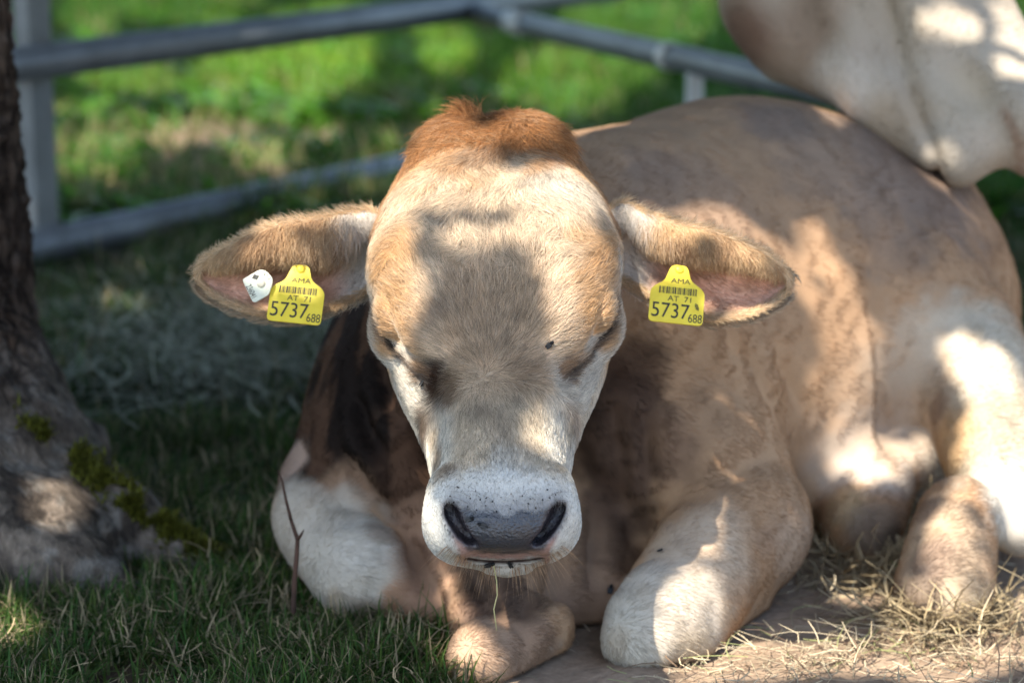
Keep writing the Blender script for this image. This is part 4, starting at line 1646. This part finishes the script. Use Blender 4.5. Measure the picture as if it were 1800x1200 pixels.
# ------------------------------------------------------------------ twig
tg = MB()
d0 = 2.565
tg.tube([P(516, 1118, d0), P(516, 1060, d0), P(518, 1015, d0), P(521, 985, d0), P(523, 948, d0), P(512, 915, d0 + .01), P(503, 880, d0 + .01), P(496, 845, d0 + .015), P(488, 825, d0 + .02)], [.0030, .0029, .0028, .0026, .0024, .0019, .0016, .0011, .0005], 8)
tg.tube([P(523, 948, d0), P(529, 940, d0 - .005), P(534, 931, d0 - .008)], [.0022, .0016, .0006], 7)
tg.tube([P(512, 915, d0 + .01), P(507, 905, d0)], [.0015, .0005], 6)
M_twig = noise_mat("twig_bark", [(.3, (.035, .018, .012)), (.7, (.09, .045, .03))], 50, rough=.8)
tag(tg.build("twig", M_twig), "thin dark forked twig standing upright in the grass by the white foreleg", "twig")


# ------------------------------------------------------------------ grass, straw, moss
def blades(name, base, h, w, lean, color, mat, kind="stuff", parent=None, seg=3, heading=None):
    n = len(base)
    th = rng.random(n) * 2 * math.pi if heading is None else heading
    dx = np.stack([np.cos(th), np.sin(th), 0 * th], 1)
    sx = np.stack([-np.sin(th), np.cos(th), 0 * th], 1)
    tw = rng.normal(0, .5, n)
    V = np.zeros((n, seg + 1, 2, 3))
    for k in range(seg + 1):
        t = k / seg
        c = base + dx * (lean * h * t ** 1.7)[:, None] + np.array((0, 0, 1.0)) * (h * (t - .32 * lean * t * t))[:, None]
        sk = sx * np.cos(tw * t)[:, None] + dx * np.sin(tw * t)[:, None]
        ww = w * (1 - t ** 1.8) * .5 + .00015
        V[:, k, 0] = c - sk * ww[:, None]
        V[:, k, 1] = c + sk * ww[:, None]
    idx = np.arange(n)[:, None] * (seg + 1) * 2
    Q = np.concatenate([idx + np.array([[2 * k, 2 * k + 1, 2 * k + 3, 2 * k + 2]]) for k in range(seg)], 0)
    C = np.repeat(color, (seg + 1) * 2, axis=0)
    ob = mesh_np(name, V.reshape(-1, 3), Q, mat, colors=C)
    if kind:
        tag(ob, kind=kind)
    if parent is not None:
        adopt(parent, ob)
    return ob


M_gloss_leaf = attr_mat("glossy_leaves", rough=.35, spec=.5, trans=.4)


def scatter(n, x0, x1, y0, y1):
    return rng.uniform(x0, x1, n), rng.uniform(y0, y1, n)


def free_of_trunk(x, y):
    return np.array([trunk_sdf(np.array([[a, b, .0]]))[0] > .004 for a, b in zip(x, y)]) if len(x) < 3000 else trunk_sdf(np.stack([x, y, 0 * x], 1)) > .004


def free_of_bull(x, y):
    return body_core(np.stack([x, y, 0 * x + .015], 1)) > .004


def green(n, dry, bright=1.0):
    c = np.array((.052, .098, .020)) * rng.uniform(.4, 1.7, (n, 1)) * bright
    c[:, 0] *= rng.uniform(.7, 1.4, n)
    d = rng.random(n) < dry
    k = np.array((.40, .32, .19)) * rng.uniform(.4, 1.25, (n, 1))
    c[d] = k[d]
    return c


if GRASS:
    # near turf
    x, y = scatter(120000, -1.15, .45, 2.2, 3.3)
    p = np.stack([x, y, 0 * x], 1)
    ok = (rng.random(len(x)) > soil_kind(p) * 1.15) & free_of_trunk(x, y) & free_of_bull(x, y)
    dens = fbm(p, 7, 241)
    ok &= rng.random(len(x)) < (.15 + 1.5 * sstep(.32, .6, dens))
    x, y, dens = x[ok], y[ok], dens[ok]
    n = len(x)
    h = rng.uniform(.016, .060, n) * (.5 + 1.0 * dens)
    blades("grass", np.stack([x, y, gz(x, y)], 1), h, rng.uniform(.0014, .0036, n) * np.where(rng.random(n) < .06, 1.8, 1), rng.uniform(.1, 1.5, n), green(n, .24), M_grass)
    # turf behind, up to the gate
    x, y = scatter(90000, -1.7, 1.3, 3.2, 5.4)
    p = np.stack([x, y, 0 * x], 1)
    dens = fbm(p, 4, 243)
    mud = np.exp(-(((x + .50) / .16) ** 2) - ((y - 3.32) / .16) ** 2)
    ok = (rng.random(len(x)) > soil_kind(p) * .9) & (rng.random(len(x)) > mud) & free_of_trunk(x, y) & free_of_bull(x, y) & (rng.random(len(x)) < sstep(.34, .60, dens))
    x, y = x[ok], y[ok]
    n = len(x)
    hay = np.exp(-(((x + .42) / .25) ** 2) - ((y - 3.65) / .35) ** 2)
    c = green(n, .18)
    hh = rng.random(n) < hay * .75
    c[hh] = np.array((.24, .25, .17)) * rng.uniform(.5, 1.2, (hh.sum(), 1))
    h = rng.uniform(.03, .09, n)
    blades("grass", np.stack([x, y, gz(x, y)], 1), h, rng.uniform(.002, .005, n), rng.uniform(.3, 1.5, n), c, M_grass)
    # meadow beyond the gate
    y = 5.0 + 8.5 * rng.random(150000) ** 1.35
    x = rng.uniform(-.62, .62, len(y)) * y * .72
    p = np.stack([x, y, 0 * x], 1)
    bare = np.exp(-(((x + .66) / .7) ** 2) - ((y - 5.9) / .9) ** 2)
    dens = fbm(p, 2.4, 245)
    ok = (rng.random(len(x)) > bare * .93) & (rng.random(len(x)) < .25 + sstep(.3, .6, dens))
    x, y, dens = x[ok], y[ok], dens[ok]
    n = len(x)
    c = np.array((.042, .132, .014)) * rng.uniform(.4, 1.6, (n, 1))
    c[:, 0] *= rng.uniform(.6, 1.7, n)
    glow = np.exp(-(((x + .62) / .75) ** 2) - ((y - 7.9) / 1.5) ** 2)[:, None]  # sunlit patch strengthened in the colour: blades here lighter and yellower
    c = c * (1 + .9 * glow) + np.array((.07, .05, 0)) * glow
    dr = rng.random(n) < .05 + .5 * np.exp(-(((x + .7) / 1.0) ** 2) - ((y - 5.7) / 1.2) ** 2)
    c[dr] = np.array((.30, .26, .12)) * rng.uniform(.6, 1.3, (dr.sum(), 1))
    h = rng.uniform(.04, .12, n) * (.5 + dens)
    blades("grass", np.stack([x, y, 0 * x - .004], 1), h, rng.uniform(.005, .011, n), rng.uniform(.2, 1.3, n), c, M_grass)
    # glossy broad leaves added among the meadow grass to make bright highlights
    y = 4.9 + 5.0 * rng.random(11000) ** 1.2
    x = rng.uniform(-.55, .45, len(y)) * y * .62
    p = np.stack([x, y, 0 * x], 1)
    ok = fbm(p, 3.2, 247) > .5
    x, y = x[ok], y[ok]
    n = len(x)
    blades("highlight_leaves", np.stack([x, y, 0 * x], 1), rng.uniform(.05, .12, n), rng.uniform(.020, .042, n), rng.uniform(.8, 1.9, n), np.array((.10, .27, .025)) * rng.uniform(.5, 1.5, (n, 1)), M_gloss_leaf, heading=rng.normal(4.0, .9, n))
    # straw and hay on the trodden earth
    def stalks(name, x, y, L, wd, C, zlo=.003, zhi=.018, tilt=.22):
        n = len(x)
        th = rng.random(n) * math.pi * 2
        zz = gz(x, y) + rng.uniform(zlo, zhi, n)
        el = rng.normal(.05, tilt, n)
        V = np.zeros((n, 4, 2, 3))
        dirv = np.stack([np.cos(th) * np.cos(el), np.sin(th) * np.cos(el), np.sin(el)], 1)
        sd = np.stack([-np.sin(th), np.cos(th), 0 * th], 1)
        kink = rng.normal(0, .16, n)
        for k in range(4):
            t = k / 3
            c = np.stack([x, y, zz], 1) + dirv * (L * t)[:, None] + sd * (L * kink * math.sin(math.pi * t))[:, None]
            c[:, 2] = np.maximum(c[:, 2], gz(c[:, 0], c[:, 1]) + .002)
            V[:, k, 0] = c - sd * (wd * (1 - .5 * t))[:, None] + np.array((0, 0, .0004))
            V[:, k, 1] = c + sd * (wd * (1 - .5 * t))[:, None]
        idx = np.arange(n)[:, None] * 8
        Q = np.concatenate([idx + np.array([[2 * k, 2 * k + 1, 2 * k + 3, 2 * k + 2]]) for k in range(3)], 0)
        tag(mesh_np(name, V.reshape(-1, 3), Q, M_straw, colors=np.repeat(C, 8, axis=0)), kind="stuff")

    ns = 30000
    x, y = scatter(ns, -.05, 1.15, 2.2, 3.1)
    p = np.stack([x, y, 0 * x], 1)
    uu, vv, _ = UV(np.stack([x, y, 0 * x], 1))
    hayd = .06 + .75 * np.exp(-((uu - 1580) / 300) ** 2 - ((vv - 1165) / 60) ** 2) + .5 * np.exp(-((uu - 1330) / 110) ** 2 - ((vv - 1140) / 40) ** 2) + .45 * np.exp(-((uu - 1660) / 130) ** 2 - ((vv - 1085) / 30) ** 2)
    hayd *= .25 + .85 * sstep(.4, .6, fbm(p, 12, 261))
    ok = (rng.random(ns) < hayd) & free_of_bull(x, y) & (soil_kind(p) > .35)
    x, y = x[ok], y[ok]
    n = len(x)
    L = rng.uniform(.008, .05, n) + .05 * (rng.random(n) < .07)
    C = np.array((.54, .44, .29)) * rng.uniform(.35, 1.25, (n, 1))
    gs = rng.random(n) < .10
    C[gs] = np.array((.26, .27, .11)) * rng.uniform(.6, 1.3, (gs.sum(), 1))
    bs_ = rng.random(n) < .18
    C[bs_] = np.array((.20, .13, .08)) * rng.uniform(.6, 1.3, (bs_.sum(), 1))
    stalks("straw", x, y, L, rng.uniform(.0004, .0010, n), C)
    # trampled bedding round the hind feet
    uu = np.concatenate([rng.normal(1590, 40, 900), rng.normal(1670, 70, 900), rng.normal(1500, 50, 300)])
    vv = np.concatenate([rng.normal(960, 40, 900), rng.normal(1095, 14, 900), rng.normal(1000, 16, 300)])
    gpt = np.array([G(a_, b_) for a_, b_ in zip(uu, vv)])
    ok = free_of_bull(gpt[:, 0], gpt[:, 1])
    gpt = gpt[ok]
    n = len(gpt)
    C = np.array((.40, .31, .18)) * rng.uniform(.25, 1.3, (n, 1))
    stalks("bedding", gpt[:, 0], gpt[:, 1], rng.uniform(.02, .10, n), rng.uniform(.0006, .0014, n), C, .003, .035, .45)
    # pale hay lying behind the tree, dead thatch in the near turf
    x, y = rng.normal(-.44, .16, 1500), rng.normal(3.72, .22, 1500)
    ok = free_of_trunk(x, y) & free_of_bull(x, y)
    x, y = x[ok], y[ok]
    n = len(x)
    stalks("hay", x, y, rng.uniform(.03, .13, n), rng.uniform(.0008, .0019, n), np.array((.40, .40, .29)) * rng.uniform(.3, 1.25, (n, 1)), .01, .07, .3)
    x, y = scatter(4200, -1.1, .2, 2.25, 2.9)
    p = np.stack([x, y, 0 * x], 1)
    ok = free_of_trunk(x, y) & free_of_bull(x, y) & (soil_kind(p) < .7) & (fbm(p, 9, 263) > .46)
    x, y = x[ok], y[ok]
    n = len(x)
    stalks("dead_grass", x, y, rng.uniform(.010, .040, n), rng.uniform(.0006, .0013, n), np.array((.34, .26, .15)) * rng.uniform(.3, 1.3, (n, 1)), .005, .035, .45)
    # moss on the upper edge of the root
    mp, mc = [], []
    for (a, b) in zip([(50, 720), (130, 800), (230, 880), (320, 940)], [(130, 800), (230, 880), (320, 940), (420, 990)]):
        for i in range(1500):
            t = rng.random()
            u, v = a[0] + (b[0] - a[0]) * t + rng.normal(0, 13), a[1] + (b[1] - a[1]) * t + rng.normal(4, 13)
            h = tree_trunk.ray_cast(Vector(CAMP), Vector(norm(P(u, v, 1.0) - CAMP)))
            if h[0] is not None:
                mp.append(h[0])
    mp = np.array(mp)
    f = fbm(mp, 30, 251)
    mp = mp[f > .50]
    n = len(mp)
    mcol = np.array((.16, .16, .025)) * rng.uniform(.45, 1.5, (n, 1))
    ms = blades("moss", mp - np.array((0, 0, .002)), rng.uniform(.006, .018, n), rng.uniform(.002, .005, n), rng.uniform(.2, 1.3, n), mcol, M_grass, kind="stuff", seg=2)
    adopt(tree, ms)
print("ground", round(time.time() - T0, 1))

# ------------------------------------------------------------------ crown of the tree: unseen, its leaves laid out to shape the dappled shade
LIT = [  # where sunlight comes through, as (u, v, ru, rv, rotation)
    (765, 322, 120, 56, -6), (880, 335, 90, 40, 0), (690, 420, 52, 120, 5), (705, 510, 46, 80, 0), (1010, 470, 70, 95, 10), (1025, 580, 52, 80, 20), (975, 345, 90, 52, 10), (790, 245, 72, 42, 0), (930, 232, 58, 34, 0), (835, 425, 52, 24, 0), (925, 415, 40, 20, 20),
    (700, 610, 26, 60, -20), (730, 690, 22, 70, -15), (750, 790, 14, 60, 0), (965, 762, 32, 38, 0), (1040, 640, 14, 60, 10),
    (1190, 520, 60, 50, 0), (520, 520, 55, 50, 0), (1335, 505, 45, 50, 20), (1240, 400, 110, 20, 12), (520, 392, 120, 14, -6), (640, 400, 25, 50, 0), (1130, 400, 40, 40, 0),
    (1290, 410, 110, 34, 24), (1440, 440, 30, 55, -10), (1490, 590, 48, 120, -8), (1470, 700, 40, 90, 0), (1105, 590, 28, 70, -10), (1500, 790, 60, 40, -20), (1400, 500, 50, 26, 30),
    (1235, 930, 30, 55, 0), (1225, 1070, 66, 72, 15), (1180, 1140, 44, 42, 0),
    (1720, 640, 85, 52, 30), (1745, 780, 80, 130, 0), (1790, 900, 45, 90, 0), (1680, 960, 50, 80, 0), (1640, 1040, 50, 30, 0), (1570, 810, 90, 34, -25),
    (1675, 58, 66, 50, 30), (1790, 110, 40, 130, -8), (1665, 300, 60, 40, 20), (1750, 295, 26, 16, -20), (1470, 170, 26, 60, 8),
    (830, 1160, 48, 50, 0), (770, 950, 12, 90, -20), (800, 1060, 12, 70, -25),
    (1420, 1160, 150, 40, -5), (1650, 1150, 180, 50, -5), (1500, 1040, 70, 16, 0), (1330, 1150, 90, 30, 0), (1780, 1080, 60, 50, 0),
    (88, 885, 52, 46, 20), (40, 1120, 46, 40, 0), (530, 125, 150, 66, 5), (440, 120, 100, 50, 0), (470, 180, 130, 44, 10), (165, 305, 80, 40, 0), (470, 285, 62, 30, 0), (260, 250, 80, 30, -20),
    (330, 15, 130, 34, 0), (160, 30, 50, 60, 0), (390, 190, 40, 60, 0), (620, 60, 60, 40, 0), (970, 180, 80, 50, 0), (1060, 150, 110, 50, 0), (1130, 50, 140, 50, 0), (800, 110, 50, 36, 0), (240, 155, 90, 30, 0),
    (760, 60, 40, 26, 0), (1200, 20, 90, 30, 0), (150, 215, 40, 20, 0), (560, 240, 40, 16, 0), (1050, 222, 70, 9, -14), (330, 620, 40, 12, 0), (230, 560, 50, 12, 0),
    (1700, 1120, 160, 60, 0), (1250, 1180, 90, 30, -10),
]


def lit_amount(u, v):
    m = np.full(len(u), -1.0)
    for (a, b, ra, rb, rot) in LIT:
        r = math.radians(rot)
        x, y = (u - a), (v - b)
        X, Y = x * math.cos(r) + y * math.sin(r), -x * math.sin(r) + y * math.cos(r)
        m = np.maximum(m, 1 - np.sqrt((X / ra) ** 2 + (Y / rb) ** 2))
    return m


if CANOPY:
    gsh = np.array([[-30, -10, 0], [30, -10, 0], [30, 60, 0], [-30, 60, 0]], float)
    ev, eq = np.concatenate(parts_v[1:]), np.concatenate(parts_q[1:]) - len(bv)
    sv = np.concatenate([bv, v2, tv, ev, gsh])
    sq = bq.tolist() + (q2 + len(bv)).tolist() + (tq + len(bv) + len(v2)).tolist() + (eq + len(bv) + len(v2) + len(tv)).tolist() + [[len(sv) - 4, len(sv) - 3, len(sv) - 2, len(sv) - 1]]
    tree_s = BVHTree.FromPolygons(sv.tolist(), sq)
    cand, csz = [], []
    sa = norm(np.cross(SUN, np.array((0, 0, 1.0))))
    sb_ = np.cross(SUN, sa)

    def sheet(x0, x1, y0, y1, z1, step, size, tmin, tmax):
        """candidate leaves: one for every cell of a grid seen from the sun, hung 2-3 m up the sunbeam"""
        cor = np.array([(x, y, z) for x in (x0, x1) for y in (y0, y1) for z in (0, z1)])
        A_, B_ = cor @ sa, cor @ sb_
        for ia in np.arange(A_.min(), A_.max(), step):
            for ib in np.arange(B_.min(), B_.max(), step):
                p0 = sa * (ia + rng.normal(0, step * .3)) + sb_ * (ib + rng.normal(0, step * .3))
                p0 = p0 + SUN * ((6.0 - p0[2]) / SUN[2])
                h = tree_s.ray_cast(Vector(p0), Vector(-SUN))
                if h[0] is None:
                    continue
                q = h[0]
                if not (x0 - .2 < q[0] < x1 + .2 and y0 - .2 < q[1] < y1 + .2):
                    continue
                cand.append(np.array(q) + SUN * rng.uniform(tmin, tmax))
                csz.append(size)
    for k in range(2):
        sheet(-1.35, 1.1, 2.05, 3.9, .6, .0105, .0125, 1.75, 3.0)
    for k in range(3):
        sheet(-3.6, 3.6, 3.9, 13.5, 0, .040, .036, 2.2, 4.0)
    for i in range(3000):
        cand.append(limb_pts[rng.integers(len(limb_pts))] + rng.normal(0, .55, 3))
        csz.append(.03)
    cand = np.array(cand)
    csz = np.array(csz)[cand[:, 2] > 1.05]
    cand = cand[cand[:, 2] > 1.05]
    n = len(cand)
    a1 = norm(rng.normal(0, 1, (n, 3)))
    nl = norm(SUN[None] + rng.normal(0, .35, (n, 3)))
    a1 = norm(a1 - nl * (a1 * nl).sum(1, keepdims=True))
    a2 = np.cross(nl, a1)
    S = (csz * rng.uniform(.8, 1.3, n))[:, None]
    okl = np.ones(n, bool)
    for du_, dv_ in ((0, 0), (.8, 0), (-.8, 0), (0, .5), (0, -.5)):
        pp = cand + a1 * S * du_ + a2 * S * dv_
        hp = np.zeros((n, 3))
        vis = np.zeros(n, np.int8)
        for i in range(n):
            h = tree_s.ray_cast(Vector(pp[i]), Vector(-SUN))
            if h[0] is None:
                vis[i] = 2
                continue
            hp[i] = h[0]
            hc = tree_s.ray_cast(Vector(CAMP), (h[0] - Vector(CAMP)).normalized())
            vis[i] = 1 if (hc[0] is None or (hc[0] - h[0]).length < .06) else 0
        u_, v_, d_ = UV(hp)
        off_ = (d_ < 1) | (u_ < -150) | (u_ > 1950) | (v_ < -150) | (v_ > 1350)
        jit = fbm(np.stack([u_, v_, 0 * u_], 1), .022, 3) - .5
        m_ = lit_amount(u_, v_) + jit * .75
        okl &= ~((vis == 1) & ~off_ & (m_ > (.0 if du_ == 0 and dv_ == 0 else .18) - np.where(csz > .033, .08, 0))) & (vis != 2)
        if du_ == 0 and dv_ == 0:
            okl &= ~(off_ & (rng.random(n) < .35))
    leaf_p, a1, nl, a2, S = cand[okl], a1[okl], nl[okl], a2[okl], S[okl]
    n = len(leaf_p)
    print("leaves", len(cand), n)
    # each leaf: a bent rhombus of four quads
    V = np.stack([leaf_p - a1 * S, leaf_p - a1 * S * .2 + a2 * S * .62 + nl * S * .12, leaf_p + a1 * S, leaf_p - a1 * S * .2 - a2 * S * .62 + nl * S * .12,
                  leaf_p + a1 * S * .55 + a2 * S * .5 + nl * S * .05, leaf_p + a1 * S * .55 - a2 * S * .5 + nl * S * .05], 1)
    idx = np.arange(n)[:, None] * 6
    Q = np.concatenate([idx + np.array([[0, 1, 4, 2]]), idx + np.array([[0, 2, 5, 3]])], 0)
    C = np.array((.05, .10, .025)) * rng.uniform(.6, 1.4, (n, 1))
    crown = mesh_np("crown", V.reshape(-1, 3), Q, M_leaf, colors=np.repeat(C, 6, axis=0), smooth=False)
    adopt(tree, crown)
print("done", round(time.time() - T0, 1))
